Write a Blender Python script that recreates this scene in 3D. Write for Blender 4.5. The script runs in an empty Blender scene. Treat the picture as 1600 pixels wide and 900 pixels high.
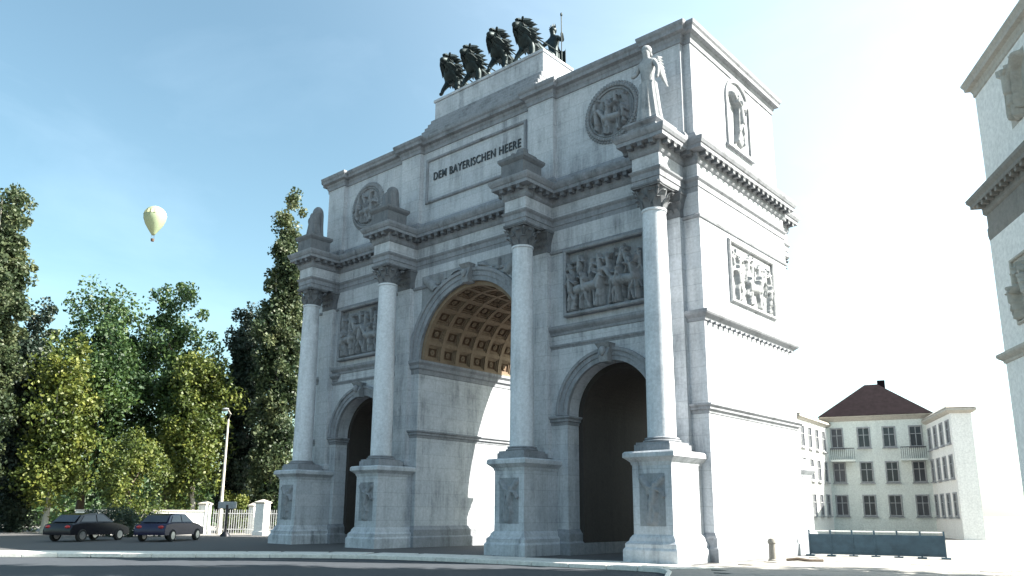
import bpy, math, random
import numpy as np
from mathutils import Vector, Matrix
R = math.radians
PI = math.pi
random.seed(7)
scene = bpy.context.scene
col = scene.collection

# ------------------------------------------------------------------ camera
cam_data = bpy.data.cameras.new('camera')
cam = bpy.data.objects.new('camera', cam_data)
col.objects.link(cam)
yaw, pitch, roll = 0.7212, 0.2197, 0.0061
fwd = Vector((-math.sin(yaw), math.cos(yaw), 0)); rt = Vector((math.cos(yaw), math.sin(yaw), 0)); upv = Vector((0, 0, 1))
F = fwd * math.cos(pitch) + upv * math.sin(pitch)
U = upv * math.cos(pitch) - fwd * math.sin(pitch)
Rr = rt * math.cos(roll) + U * math.sin(roll)
Uu = U * math.cos(roll) - rt * math.sin(roll)
M = Matrix((Rr, Uu, -F)).transposed().to_4x4()
M.translation = Vector((37.198, -25.633, 1.623))
cam.matrix_world = M
cam_data.sensor_width = 36
cam_data.lens = 1233.9 / 1600 * 36
cam_data.shift_y = 75.2 / 1600
cam_data.clip_end = 5000
scene.camera = cam

# ------------------------------------------------------------------ light
SUN_AZ, SUN_EL = R(33), R(40)        # azimuth measured from +X towards +Y
sdir = Vector((math.cos(SUN_AZ) * math.cos(SUN_EL), math.sin(SUN_AZ) * math.cos(SUN_EL), math.sin(SUN_EL)))
sl = bpy.data.lights.new('sun', 'SUN'); sl.energy = 5; sl.angle = R(0.5); sl.color = (1.0, 0.94, 0.85)
sun = bpy.data.objects.new('sun', sl); col.objects.link(sun)
sun.rotation_euler = sdir.to_track_quat('Z', 'Y').to_euler()
world = bpy.data.worlds.new('World'); scene.world = world; world.use_nodes = True
wn, wl = world.node_tree.nodes, world.node_tree.links
wn.clear()
wo = wn.new('ShaderNodeOutputWorld'); bg = wn.new('ShaderNodeBackground')
sky = wn.new('ShaderNodeTexSky'); sky.sky_type = 'NISHITA'; sky.sun_disc = False
sky.sun_elevation = SUN_EL; sky.sun_rotation = PI / 2 - SUN_AZ
sky.air_density = 1.0; sky.dust_density = 2.0; sky.ozone_density = 1.0
# hazy aureole that grows steadily towards the sun, on top of the clear sky
geo = wn.new('ShaderNodeTexCoord')
dot = wn.new('ShaderNodeVectorMath'); dot.operation = 'DOT_PRODUCT'; dot.inputs[1].default_value = sdir
wl.new(geo.outputs['Generated'], dot.inputs[0])
mr = wn.new('ShaderNodeMapRange'); mr.interpolation_type = 'SMOOTHERSTEP'
mr.inputs[1].default_value = -0.05; mr.inputs[2].default_value = 0.7
mr.inputs[3].default_value = 0.0; mr.inputs[4].default_value = 1.0
wl.new(dot.outputs['Value'], mr.inputs[0])
mix = wn.new('ShaderNodeMixRGB'); mix.blend_type = 'ADD'
mix.inputs[2].default_value = (4.0, 4.4, 4.8, 1)
# the haze is thicker low over the horizon
sep = wn.new('ShaderNodeSeparateXYZ'); wl.new(geo.outputs['Generated'], sep.inputs[0])
hz = wn.new('ShaderNodeMapRange'); hz.inputs[1].default_value = 0.0; hz.inputs[2].default_value = 0.75; hz.inputs[3].default_value = 1.0; hz.inputs[4].default_value = 0.22
wl.new(sep.outputs[2], hz.inputs[0])
mh = wn.new('ShaderNodeMath'); mh.operation = 'MULTIPLY'; wl.new(mr.outputs[0], mh.inputs[0]); wl.new(hz.outputs[0], mh.inputs[1])
tint = wn.new('ShaderNodeMixRGB'); tint.blend_type = 'MULTIPLY'; tint.inputs[0].default_value = 1; tint.inputs[2].default_value = (.97, 1.12, .95, 1)
wl.new(sky.outputs[0], tint.inputs[1])
# faint thin cirrus veils
cn = wn.new('ShaderNodeTexNoise'); cn.inputs['Scale'].default_value = 2.2; cn.inputs['Detail'].default_value = 7; cn.inputs['Roughness'].default_value = .58; cn.inputs['Distortion'].default_value = .6
cmap = wn.new('ShaderNodeMapping'); cmap.inputs['Scale'].default_value = (1.0, 1.0, 2.4); wl.new(geo.outputs['Generated'], cmap.inputs[0]); wl.new(cmap.outputs[0], cn.inputs['Vector'])
cr_ = wn.new('ShaderNodeMapRange'); cr_.inputs[1].default_value = .48; cr_.inputs[2].default_value = .80; cr_.inputs[3].default_value = 0; cr_.inputs[4].default_value = .12
wl.new(cn.outputs[0], cr_.inputs[0])
ad_ = wn.new('ShaderNodeMath'); ad_.operation = 'ADD'; ad_.use_clamp = True; wl.new(mh.outputs[0], ad_.inputs[0]); wl.new(cr_.outputs[0], ad_.inputs[1])
wl.new(ad_.outputs[0], mix.inputs[0]); wl.new(tint.outputs[0], mix.inputs[1])
wl.new(mix.outputs[0], bg.inputs[0]); bg.inputs[1].default_value = 0.065
wl.new(bg.outputs[0], wo.inputs[0])
vs = scene.view_settings
vs.view_transform = 'Standard'; vs.look = 'None'; vs.gamma = 1; vs.use_curve_mapping = False
vs.exposure = 2.1
scene.cycles.max_bounces = 6

# ------------------------------------------------------------------ materials
def new_mat(name):
    m = bpy.data.materials.new(name); m.use_nodes = True
    return m, m.node_tree.nodes, m.node_tree.links, m.node_tree.nodes['Principled BSDF']

def stone_mat(name, base, dirt, dirt_amt=.5, scale=.6, rough=.85, bump=.35, blocks=None, fine=9):
    m, n, l, b = new_mat(name)
    tc = n.new('ShaderNodeTexCoord')
    geo = n.new('ShaderNodeNewGeometry')
    pos = geo.outputs['Position']
    n1 = n.new('ShaderNodeTexNoise'); n1.inputs['Scale'].default_value = scale; n1.inputs['Detail'].default_value = 8; n1.inputs['Roughness'].default_value = .62
    l.new(pos, n1.inputs['Vector'])
    mp = n.new('ShaderNodeMapping'); mp.inputs['Scale'].default_value = (2.2, 2.2, .22)
    l.new(pos, mp.inputs['Vector'])
    n2 = n.new('ShaderNodeTexNoise'); n2.inputs['Scale'].default_value = 1.0; n2.inputs['Detail'].default_value = 6; n2.inputs['Roughness'].default_value = .7
    l.new(mp.outputs[0], n2.inputs['Vector'])
    n3 = n.new('ShaderNodeTexNoise'); n3.inputs['Scale'].default_value = fine; n3.inputs['Detail'].default_value = 6; n3.inputs['Roughness'].default_value = .7
    l.new(pos, n3.inputs['Vector'])
    r1 = n.new('ShaderNodeValToRGB'); r1.color_ramp.elements[0].position = .42; r1.color_ramp.elements[1].position = .72
    l.new(n2.outputs[0], r1.inputs[0])
    r2 = n.new('ShaderNodeValToRGB'); r2.color_ramp.elements[0].position = .38; r2.color_ramp.elements[1].position = .66
    l.new(n1.outputs[0], r2.inputs[0])
    mu = n.new('ShaderNodeMath'); mu.operation = 'MULTIPLY'; l.new(r1.outputs[0], mu.inputs[0]); l.new(r2.outputs[0], mu.inputs[1])
    mu2 = n.new('ShaderNodeMath'); mu2.operation = 'MULTIPLY'; mu2.inputs[1].default_value = dirt_amt; l.new(mu.outputs[0], mu2.inputs[0])
    mx = n.new('ShaderNodeMixRGB'); mx.inputs[1].default_value = (*base, 1); mx.inputs[2].default_value = (*dirt, 1)
    l.new(mu2.outputs[0], mx.inputs[0])
    mm = n.new('ShaderNodeMapRange'); mm.inputs[1].default_value = .3; mm.inputs[2].default_value = .7; mm.inputs[3].default_value = .80; mm.inputs[4].default_value = 1.14
    l.new(n3.outputs[0], mm.inputs[0])
    mx2 = n.new('ShaderNodeMixRGB'); mx2.blend_type = 'MULTIPLY'; mx2.inputs[0].default_value = 1
    l.new(mx.outputs[0], mx2.inputs[1]); l.new(mm.outputs[0], mx2.inputs[2])
    out = mx2.outputs[0]
    hsrc = n3.outputs[0]
    if blocks:
        # ashlar: courses by height, joints by the running length x+y
        sx = n.new('ShaderNodeSeparateXYZ'); l.new(pos, sx.inputs[0])
        ad = n.new('ShaderNodeMath'); ad.operation = 'ADD'; l.new(sx.outputs[0], ad.inputs[0]); l.new(sx.outputs[1], ad.inputs[1])
        cb = n.new('ShaderNodeCombineXYZ'); l.new(ad.outputs[0], cb.inputs[0]); l.new(sx.outputs[2], cb.inputs[1])
        br = n.new('ShaderNodeTexBrick'); br.inputs['Scale'].default_value = 1; br.inputs['Brick Width'].default_value = blocks[0]; br.inputs['Row Height'].default_value = blocks[1]
        br.inputs['Mortar Size'].default_value = .012; br.inputs['Mortar Smooth'].default_value = .3
        br.inputs['Color1'].default_value = (1.04, 1.02, 1, 1); br.inputs['Color2'].default_value = (.84, .85, .87, 1); br.inputs['Mortar'].default_value = (.5, .5, .5, 1)
        l.new(cb.outputs[0], br.inputs['Vector'])
        mx3 = n.new('ShaderNodeMixRGB'); mx3.blend_type = 'MULTIPLY'; mx3.inputs[0].default_value = .5
        l.new(out, mx3.inputs[1]); l.new(br.outputs[0], mx3.inputs[2]); out = mx3.outputs[0]
    l.new(out, b.inputs['Base Color'])
    b.inputs['Roughness'].default_value = rough
    bp = n.new('ShaderNodeBump'); bp.inputs['Strength'].default_value = bump; bp.inputs['Distance'].default_value = .03
    l.new(hsrc, bp.inputs['Height']); l.new(bp.outputs[0], b.inputs['Normal'])
    return m

def simple_mat(name, base, rough=.6, metal=0, var=.2, scale=8, bump=.15, spec=None):
    m, n, l, b = new_mat(name)
    g = n.new('ShaderNodeNewGeometry')
    t = n.new('ShaderNodeTexNoise'); t.inputs['Scale'].default_value = scale; t.inputs['Detail'].default_value = 5
    l.new(g.outputs['Position'], t.inputs['Vector'])
    mr_ = n.new('ShaderNodeMapRange'); mr_.inputs[1].default_value = .3; mr_.inputs[2].default_value = .7
    mr_.inputs[3].default_value = 1 - var; mr_.inputs[4].default_value = 1 + var; l.new(t.outputs[0], mr_.inputs[0])
    mx = n.new('ShaderNodeMixRGB'); mx.blend_type = 'MULTIPLY'; mx.inputs[0].default_value = 1; mx.inputs[1].default_value = (*base, 1)
    l.new(mr_.outputs[0], mx.inputs[2]); l.new(mx.outputs[0], b.inputs['Base Color'])
    b.inputs['Roughness'].default_value = rough; b.inputs['Metallic'].default_value = metal
    if bump:
        bp = n.new('ShaderNodeBump'); bp.inputs['Strength'].default_value = bump; bp.inputs['Distance'].default_value = .02
        l.new(t.outputs[0], bp.inputs['Height']); l.new(bp.outputs[0], b.inputs['Normal'])
    return m

def leaf_mat(name, c1, c2, c3):
    m, n, l, b = new_mat(name)
    g = n.new('ShaderNodeNewGeometry')
    rp = n.new('ShaderNodeValToRGB')
    e = rp.color_ramp.elements; e[0].color = (*c1, 1); e[1].color = (*c3, 1); k = rp.color_ramp.elements.new(.5); k.color = (*c2, 1)
    t = n.new('ShaderNodeTexNoise'); t.inputs['Scale'].default_value = .35; t.inputs['Detail'].default_value = 3
    l.new(g.outputs['Position'], t.inputs['Vector'])
    mx = n.new('ShaderNodeMath'); mx.operation = 'MULTIPLY_ADD'; mx.inputs[1].default_value = 1.5; mx.inputs[2].default_value = -.5
    l.new(t.outputs[0], mx.inputs[0])
    ad = n.new('ShaderNodeMath'); ad.operation = 'MULTIPLY_ADD'; ad.inputs[1].default_value = .5
    l.new(g.outputs['Random Per Island'], ad.inputs[0]); l.new(mx.outputs[0], ad.inputs[2])
    l.new(ad.outputs[0], rp.inputs[0]); l.new(rp.outputs[0], b.inputs['Base Color'])
    b.inputs['Roughness'].default_value = .55
    tr = n.new('ShaderNodeBsdfTranslucent'); l.new(rp.outputs[0], tr.inputs[0])
    ms = n.new('ShaderNodeMixShader'); ms.inputs[0].default_value = .3
    l.new(b.outputs[0], ms.inputs[1]); l.new(tr.outputs[0], ms.inputs[2])
    l.new(ms.outputs[0], n['Material Output'].inputs[0])
    return m

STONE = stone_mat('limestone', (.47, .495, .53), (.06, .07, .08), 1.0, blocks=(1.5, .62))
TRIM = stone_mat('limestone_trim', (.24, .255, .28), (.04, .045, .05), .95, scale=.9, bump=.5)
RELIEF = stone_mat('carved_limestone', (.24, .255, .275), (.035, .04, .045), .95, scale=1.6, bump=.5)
COLUMN = stone_mat('column_stone', (.58, .61, .65), (.14, .16, .18), .7, scale=.8, bump=.25)
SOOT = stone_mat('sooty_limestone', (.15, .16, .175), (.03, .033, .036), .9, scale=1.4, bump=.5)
PASSAGE_SHADE = stone_mat('shade_dark_passage', (.035, .03, .027), (.014, .012, .011), .8, scale=.8)  # brown darkened to carry the shade inside the side passages
STATUE = stone_mat('weathered_statue_stone', (.30, .315, .33), (.05, .055, .06), .9, scale=2.5, bump=.5)
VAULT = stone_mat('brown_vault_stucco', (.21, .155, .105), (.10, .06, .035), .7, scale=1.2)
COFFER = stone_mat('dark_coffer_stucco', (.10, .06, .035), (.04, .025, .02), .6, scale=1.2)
BRONZE = simple_mat('dark_bronze', (.014, .024, .026), .5, .6, .4, 5, .3)
LETTER = simple_mat('bronze_letters', (.05, .055, .06), .5, .5)
PLASTER = stone_mat('white_plaster', (.80, .79, .76), (.45, .44, .42), .35, scale=.5, bump=.1)
PLASTER2 = stone_mat('grey_green_plaster', (.66, .70, .66), (.3, .32, .31), .35, scale=.5, bump=.1)
PLASTRIM = stone_mat('sand_trim', (.45, .42, .37), (.2, .18, .16), .6)
DARKTRIM = stone_mat('weathered_dark_cornice', (.22, .21, .19), (.08, .08, .08), .6)
TILE = simple_mat('purple_brown_roof_tile', (.012, .008, .010), .95, 0, .3, 3)
GLASS = simple_mat('dark_window_glass', (.03, .035, .045), .12, 0, .2, 1, 0)
FRAME = simple_mat('grey_window_frame', (.30, .31, .32), .6)
ASPHALT = stone_mat('asphalt', (.033, .041, .052), (.012, .015, .02), .9, scale=.5, rough=.9, bump=.6, fine=30)
PAVE = stone_mat('pale_paving', (.23, .22, .205), (.09, .085, .08), .5, scale=.5, rough=.9, bump=.3, fine=14)
SHADE_PAVE = stone_mat('shade_dark_paving', (.07, .07, .072), (.05, .05, .05), .6, rough=.9, bump=.6, fine=12)  # dark tone paints the shade on the ground round the arch
GROUND = stone_mat('dusty_ground', (.20, .175, .15), (.10, .095, .08), .7, scale=.2, rough=.95, bump=.4)
KERB = stone_mat('pale_kerb_stone', (.62, .61, .57), (.3, .3, .28), .5, scale=1.5)
PAINT = simple_mat('road_paint', (.75, .75, .73), .7, 0, .25, 4)
BARK = stone_mat('bark', (.12, .09, .065), (.04, .035, .03), .8, fine=14, bump=.8)
PALEBARK = stone_mat('pale_bark', (.45, .42, .36), (.15, .14, .12), .6, fine=10, bump=.5)
LEAF_D = leaf_mat('dark_green_leaves', (.012, .035, .015), (.035, .075, .022), (.09, .14, .03))
LEAF_Y = leaf_mat('olive_yellow_leaves', (.018, .04, .01), (.075, .105, .018), (.19, .20, .035))
LEAF_P = leaf_mat('grey_green_poplar_leaves', (.015, .035, .016), (.05, .075, .032), (.15, .165, .075))
LEAF_B = leaf_mat('deep_green_needles', (.01, .025, .02), (.025, .045, .03), (.06, .085, .05))
WHITEPAINT = simple_mat('white_paint', (.8, .8, .78), .5, 0, .08)
BLUEMETAL = simple_mat('blue_grey_metal', (.045, .085, .12), .5, .2, .25, 3)
DARKMETAL = simple_mat('dark_metal', (.03, .03, .035), .45, .5)
CARBLUE = simple_mat('dark_blue_car_paint', (.02, .02, .05), .25, .3, .1, 3, 0)
CARBLACK = simple_mat('black_car_paint', (.014, .014, .02), .25, .3, .1, 3, 0)
TYRE = simple_mat('rubber', (.02, .02, .02), .9)
CHROME = simple_mat('rim_metal', (.5, .5, .5), .3, .9)
LAMPGLASS = simple_mat('headlight_glass', (.6, .62, .62), .15, 0)
REDGLASS = simple_mat('tail_light_glass', (.35, .02, .02), .2, 0)
BALLOON = simple_mat('pale_green_balloon_cloth', (.22, .27, .17), .7, 0, .1, .1, 0)
BALLOON2 = simple_mat('pale_yellow_balloon_cloth', (.36, .37, .22), .7, 0, .1, .1, 0)
BASKET = simple_mat('dark_wicker', (.09, .06, .04), .9)

TILE.node_tree.nodes['Principled BSDF'].inputs['Specular IOR Level'].default_value = .08
# ------------------------------------------------------------------ mesh helpers
class MB:
    def __init__(s): s.v = []; s.f = []
    def add(s, v, f):
        o = len(s.v); s.v += [tuple(p) for p in v]; s.f += [tuple(i + o for i in q) for q in f]; return s
    def box(s, x0, y0, z0, x1, y1, z1):
        return s.add([(x0, y0, z0), (x1, y0, z0), (x1, y1, z0), (x0, y1, z0), (x0, y0, z1), (x1, y0, z1), (x1, y1, z1), (x0, y1, z1)],
                     [(3, 2, 1, 0), (4, 5, 6, 7), (0, 1, 5, 4), (1, 2, 6, 5), (2, 3, 7, 6), (3, 0, 4, 7)])
    def loft(s, rings, closed=True, cap=True):
        n = len(rings[0]); v = [p for r in rings for p in r]; f = []
        for i in range(len(rings) - 1):
            for j in range(n if closed else n - 1):
                k = (j + 1) % n
                f.append((i * n + j, i * n + k, (i + 1) * n + k, (i + 1) * n + j))
        if cap and closed:
            f.append(tuple(reversed(range(n)))); f.append(tuple((len(rings) - 1) * n + j for j in range(n)))
        return s.add(v, f)
    def sweep(s, loop, prof, cap=True):
        """closed plan loop (counter-clockwise), profile [(offset outwards, z)]"""
        return s.loft([[(x, y, z) for x, y in offset(loop, d)] for d, z in prof], True, cap)
    def lathe(s, prof, n=24, c=(0, 0, 0), cap=True):
        return s.loft([[(c[0] + r * math.cos(2 * PI * j / n), c[1] + r * math.sin(2 * PI * j / n), c[2] + z) for j in range(n)] for r, z in prof], True, cap)
    def tube(s, pts, rad, n=8, cap=True):
        pts = [Vector(p) for p in pts]
        if not hasattr(rad, '__len__'): rad = [rad] * len(pts)
        rings = []
        for i, p in enumerate(pts):
            d = (pts[min(i + 1, len(pts) - 1)] - pts[max(i - 1, 0)]).normalized()
            a = Vector((0, 0, 1)) if abs(d.z) < .9 else Vector((1, 0, 0))
            u = d.cross(a).normalized(); w = d.cross(u)
            rings.append([tuple(p + rad[i] * (math.cos(2 * PI * j / n) * u - math.sin(2 * PI * j / n) * w)) for j in range(n)])
        return s.loft(rings, True, cap)
    def ball(s, c, r, n=12, m=8):
        rr = r if hasattr(r, '__len__') else (r, r, r)
        rings = [[(c[0] + rr[0] * math.sin(PI * i / m) * math.cos(2 * PI * j / n), c[1] + rr[1] * math.sin(PI * i / m) * math.sin(2 * PI * j / n), c[2] - rr[2] * math.cos(PI * i / m)) for j in range(n)]
                 for i in range(m + 1)]
        rings[0] = [(c[0] + .001 * math.cos(2 * PI * j / n), c[1] + .001 * math.sin(2 * PI * j / n), c[2] - rr[2]) for j in range(n)]
        rings[-1] = [(c[0] + .001 * math.cos(2 * PI * j / n), c[1] + .001 * math.sin(2 * PI * j / n), c[2] + rr[2]) for j in range(n)]
        return s.loft(rings, True, True)
    def xform(s, mt):
        s.v = [tuple(mt @ Vector(p)) for p in s.v]; return s
    def join(s, o, mt=None):
        v = o.v if mt is None else [tuple(mt @ Vector(p)) for p in o.v]
        return s.add(v, o.f)
    def build(s, name, mat, parent=None, loc=None, rz=0, smooth=False, bevel=0, fix=True):
        me = bpy.data.meshes.new(name); me.from_pydata(s.v, [], s.f); me.materials.append(mat)
        if fix:
            import bmesh
            bm = bmesh.new(); bm.from_mesh(me); bmesh.ops.recalc_face_normals(bm, faces=bm.faces); bm.to_mesh(me); bm.free()
        if smooth:
            for p in me.polygons: p.use_smooth = True
            me.set_sharp_from_angle(angle=R(40 if smooth is True else smooth))
        o = bpy.data.objects.new(name, me); col.objects.link(o)
        if loc: o.location = loc
        o.rotation_euler.z = rz
        if parent: o.parent = parent
        if bevel:
            b = o.modifiers.new('bevel', 'BEVEL'); b.width = bevel; b.segments = 1; b.limit_method = 'ANGLE'
        return o

def offset(loop, d):
    n = len(loop); out = []
    for i in range(n):
        p0, p1, p2 = Vector(loop[i - 1]), Vector(loop[i]), Vector(loop[(i + 1) % n])
        a = (p1 - p0).normalized(); b = (p2 - p1).normalized()
        na = Vector((a.y, -a.x)); nb = Vector((b.y, -b.x))
        q = na + nb; k = q.length_squared
        out.append(tuple(p1 + (q * (2 * d / k) if k > 1e-6 else na * d)))
    return out

def rect(x0, y0, x1, y1): return [(x0, y0), (x1, y0), (x1, y1), (x0, y1)]

def empty(name, loc=(0, 0, 0), rz=0):
    o = bpy.data.objects.new(name, None); col.objects.link(o); o.location = loc; o.rotation_euler.z = rz; o.empty_display_size = .3
    return o
def tag(o, label=None, cat=None, group=None, kind=None):
    if label: o['label'] = label
    if cat: o['category'] = cat
    if group: o['group'] = group
    if kind: o['kind'] = kind
    return o
def copy(o, parent=None, loc=None, rz=None):
    c = o.copy(); col.objects.link(c); c.parent = parent if parent is not None else o.parent
    if loc is not None: c.location = loc
    if rz is not None: c.rotation_euler.z = rz
    return c
def copy_tree(o, parent=None):
    c = o.copy(); col.objects.link(c); c.parent = parent
    for ch in list(o.children): copy_tree(ch, c)
    return c
def freeze(o):
    """turn an object's modifiers into plain mesh"""
    dg = bpy.context.evaluated_depsgraph_get(); dg.update()
    me = bpy.data.meshes.new_from_object(o.evaluated_get(dg)); o.modifiers.clear(); o.data = me
    return o

def skin_object(name, verts, edges, radii, mat, parent=None, loc=(0, 0, 0), rz=0, sub=1, root=0):
    me = bpy.data.meshes.new(name); me.from_pydata(verts, edges, []); me.update()
    o = bpy.data.objects.new(name, me); col.objects.link(o); o.location = loc; o.rotation_euler.z = rz
    o.modifiers.new('skin', 'SKIN'); sk = me.skin_vertices[0].data
    for i, r in enumerate(radii):
        sk[i].radius = r if hasattr(r, '__len__') else (r, r); sk[i].use_root = (i == root)
    s_ = o.modifiers.new('sub', 'SUBSURF'); s_.levels = sub; s_.render_levels = sub
    freeze(o); o.data.materials.clear(); o.data.materials.append(mat)
    for p in o.data.polygons: p.use_smooth = True
    if parent: o.parent = parent
    return o

# ------------------------------------------------------------------ relief carving
def relief_mesh(w, h, nx, nz, seed, depth_=.16, people=9, horses=2, circle=False, big=False):
    """height field of carved figures; local plane x, z, standing out towards -y"""
    depth = depth_ * 1.7
    rnd = random.Random(seed)
    X, Z = np.meshgrid(np.linspace(0, w, nx), np.linspace(0, h, nz))
    H = np.zeros_like(X)
    def cap(a, b, r, d):
        nonlocal H
        ax, az = a; bx, bz = b; L = (bx - ax) ** 2 + (bz - az) ** 2 + 1e-9
        t = np.clip(((X - ax) * (bx - ax) + (Z - az) * (bz - az)) / L, 0, 1)
        dd = np.hypot(X - ax - t * (bx - ax), Z - az - t * (bz - az)) / r
        H = np.maximum(H, np.where(dd < 1, d * np.sqrt(np.clip(1 - dd ** 2, 0, 1)), 0))
    def person(x, z, s, d):
        lean = rnd.uniform(-.12, .12) * s
        hp = (x, z + .48 * s); sh = (x + lean, z + .8 * s)
        cap(hp, sh, .10 * s, d); cap((sh[0], sh[1] + .06 * s), (sh[0] + lean * .3, sh[1] + .13 * s), .062 * s, d * 1.1)
        for sg in (-1, 1):
            k = (x + sg * rnd.uniform(.02, .14) * s, z + .25 * s); cap(hp, k, .06 * s, d * .8); cap(k, (k[0] + rnd.uniform(-.1, .1) * s, z), .042 * s, d * .7)
            e = (sh[0] + sg * rnd.uniform(.08, .2) * s, sh[1] - rnd.uniform(-.1, .16) * s); cap(sh, e, .04 * s, d); cap(e, (e[0] + sg * rnd.uniform(-.1, .14) * s, e[1] + rnd.uniform(-.16, .16) * s), .034 * s, d)
        if rnd.random() < .5: cap((sh[0] + .15 * s, z + .1 * s), (sh[0] + rnd.uniform(0, .3) * s, z + 1.1 * s), .016 * s, d * .7)
        if rnd.random() < .6: cap((x, z + .05 * s), hp, .13 * s, d * .5)
    def horse(x, z, s, d, sg):
        cap((x - sg * .35 * s, z + .55 * s), (x + sg * .3 * s, z + .6 * s), .17 * s, d)
        cap((x + sg * .32 * s, z + .65 * s), (x + sg * .55 * s, z + .98 * s), .1 * s, d); cap((x + sg * .55 * s, z + 1 * s), (x + sg * .75 * s, z + .85 * s), .06 * s, d)
        for q in (-.38, -.25, .22, .38): cap((x + sg * q * s, z + .5 * s), (x + sg * (q + rnd.uniform(-.12, .12)) * s, z), .05 * s, d * .7)
        cap((x - sg * .45 * s, z + .6 * s), (x - sg * .6 * s, z + .25 * s), .04 * s, d * .6)
    if big:
        person(w * .5, h * .06, h * .8, depth); cap((w * .3, h * .1), (w * .35, h * .8), .03 * h, depth * .7)
        cap((w * .5, h * .62), (w * .12, h * .9), .07 * h, depth * .8); cap((w * .5, h * .62), (w * .88, h * .9), .07 * h, depth * .8)
    else:
        for k in range(people):      # back row
            person(w * (k + .5) / people + rnd.uniform(-.1, .1), h * .36 + rnd.uniform(-.05, .08) * h, h * .5, depth * .6)
        for k in range(horses):
            horse(w * (k + .5) / max(horses, 1) + rnd.uniform(-.2, .2), h * .04, h * .55, depth * .95, rnd.choice((-1, 1)))
        for k in range(people // 2 + 1):
            person(w * (k + .4) / (people // 2 + 1) + rnd.uniform(-.15, .15), h * .03, h * rnd.uniform(.5, .66), depth)
    if circle:
        rr = np.hypot(X - w / 2, Z - h / 2) / (w / 2); H = np.where(rr > .97, 0, H)
    mb = MB()
    v = [(float(X[j, i]), -float(H[j, i]), float(Z[j, i])) for j in range(nz) for i in range(nx)]
    f = []
    for j in range(nz - 1):
        for i in range(nx - 1):
            if circle and math.hypot(X[j, i] - w / 2, Z[j, i] - h / 2) > w / 2: continue
            f.append((j * nx + i, j * nx + i + 1, (j + 1) * nx + i + 1, (j + 1) * nx + i))
    return mb.add(v, f)

def frame_mb(x0, z0, x1, z1, wd, y0, y1):
    """rectangular picture-frame moulding in the x-z plane, from y0 (front) to y1 (back)"""
    m = MB()
    def ring(d, y): return [(x0 - d, y, z0 - d), (x1 + d, y, z0 - d), (x1 + d, y, z1 + d), (x0 - d, y, z1 + d)]
    m.loft([ring(0, y1), ring(0, y0 + .04), ring(wd * .3, y0), ring(wd * .7, y0), ring(wd, y0 + .05), ring(wd, y1)], True, False)
    return m

def arc_sweep(m, xc, zs, prof, n=40, a0=0, a1=PI):
    """profile [(radius, y)] closed, swept round an arch"""
    rings = []
    for i in range(n + 1):
        a = a0 + (a1 - a0) * i / n
        rings.append([(xc - r * math.cos(a), y, zs + r * math.sin(a)) for r, y in prof])
    return m.loft(rings, True, True)

def arch_wall(m, x0, x1, z0, z1, y0, y1, ops, n=32):
    """solid wall with round-headed through openings (xc, r, springing height)"""
    def q(a, b, c, d): m.add([a, b, c, d], [(0, 1, 2, 3)])
    def fb(xa, za, xb, zb):
        q((xa, y0, za), (xb, y0, zb), (xb, y0, z1), (xa, y0, z1)); q((xb, y1, zb), (xa, y1, za), (xa, y1, z1), (xb, y1, z1))
    x = x0
    for xc, r, zs in ops:
        fb(x, z0, xc - r, z0)
        q((xc - r, y0, z0), (xc - r, y1, z0), (xc - r, y1, zs), (xc - r, y0, zs)); q((xc + r, y1, z0), (xc + r, y0, z0), (xc + r, y0, zs), (xc + r, y1, zs))
        P = [(xc - r * math.cos(PI * i / n), zs + r * math.sin(PI * i / n)) for i in range(n + 1)]
        for (xa, za), (xb, zb) in zip(P, P[1:]):
            fb(xa, za, xb, zb); q((xa, y0, za), (xa, y1, za), (xb, y1, zb), (xb, y0, zb))
        x = xc + r
    fb(x, z0, x1, z0)
    q((x0, y1, z0), (x0, y0, z0), (x0, y0, z1), (x0, y1, z1)); q((x1, y0, z0), (x1, y1, z0), (x1, y1, z1), (x1, y0, z1))
    q((x0, y0, z1), (x1, y0, z1), (x1, y1, z1), (x0, y1, z1))

# ================================================================== SETTING
g = MB(); S = 2500
g.add([(-S, -S, -.135), (S, -S, -.135), (S, S, -.135), (-S, S, -.135)], [(0, 1, 2, 3)])
tag(g.build('ground', GROUND), kind='structure')

kerb_pts = [(-46, -62), (-30, -46), (-14, -31), (-4, -21.5), (2, -15.6), (6.5, -11.3), (9.6, -8.2), (12.4, -6.1), (15.5, -5.05), (19.5, -4.4), (23.4, -3.95), (24.6, -4.3), (25.8, -6.3), (28, -10.5), (33, -22), (38, -42), (41, -70)]
def smooth_path(pts, step=1.0):
    out = []
    P = [Vector(p) for p in pts]
    for i in range(len(P) - 1):
        p0 = P[max(i - 1, 0)]; p1 = P[i]; p2 = P[i + 1]; p3 = P[min(i + 2, len(P) - 1)]
        k = max(2, int((p2 - p1).length / step))
        for j in range(k):
            t = j / k
            out.append(.5 * ((2 * p1) + (-p0 + p2) * t + (2 * p0 - 5 * p1 + 4 * p2 - p3) * t * t + (-p0 + 3 * p1 - 3 * p2 + p3) * t ** 3))
    out.append(P[-1]); return out
kp = smooth_path(kerb_pts)
def slab(name, poly, z0, z1, mat):
    m = MB(); n = len(poly)
    m.add([(p[0], p[1], z1) for p in poly] + [(p[0], p[1], z0) for p in poly], [tuple(range(n))] + [(i, i + n, (i + 1) % n + n, (i + 1) % n) for i in range(n)])
    return tag(m.build(name, mat), kind='structure')
poly = [tuple(p) for p in kp] + [(150, -70), (150, 140), (-150, 140), (-150, -62)]
pav = slab('pavement', poly, -.13, 0, PAVE)
rp = [tuple(p) for p in kp][::-1] + [(-150, -62.2), (-150, -160), (150, -160), (150, -70.2)]
m = MB(); m.add([(x, y, -.128) for x, y in rp], [tuple(range(len(rp)))]); tag(m.build('road', ASPHALT), kind='structure')
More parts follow.
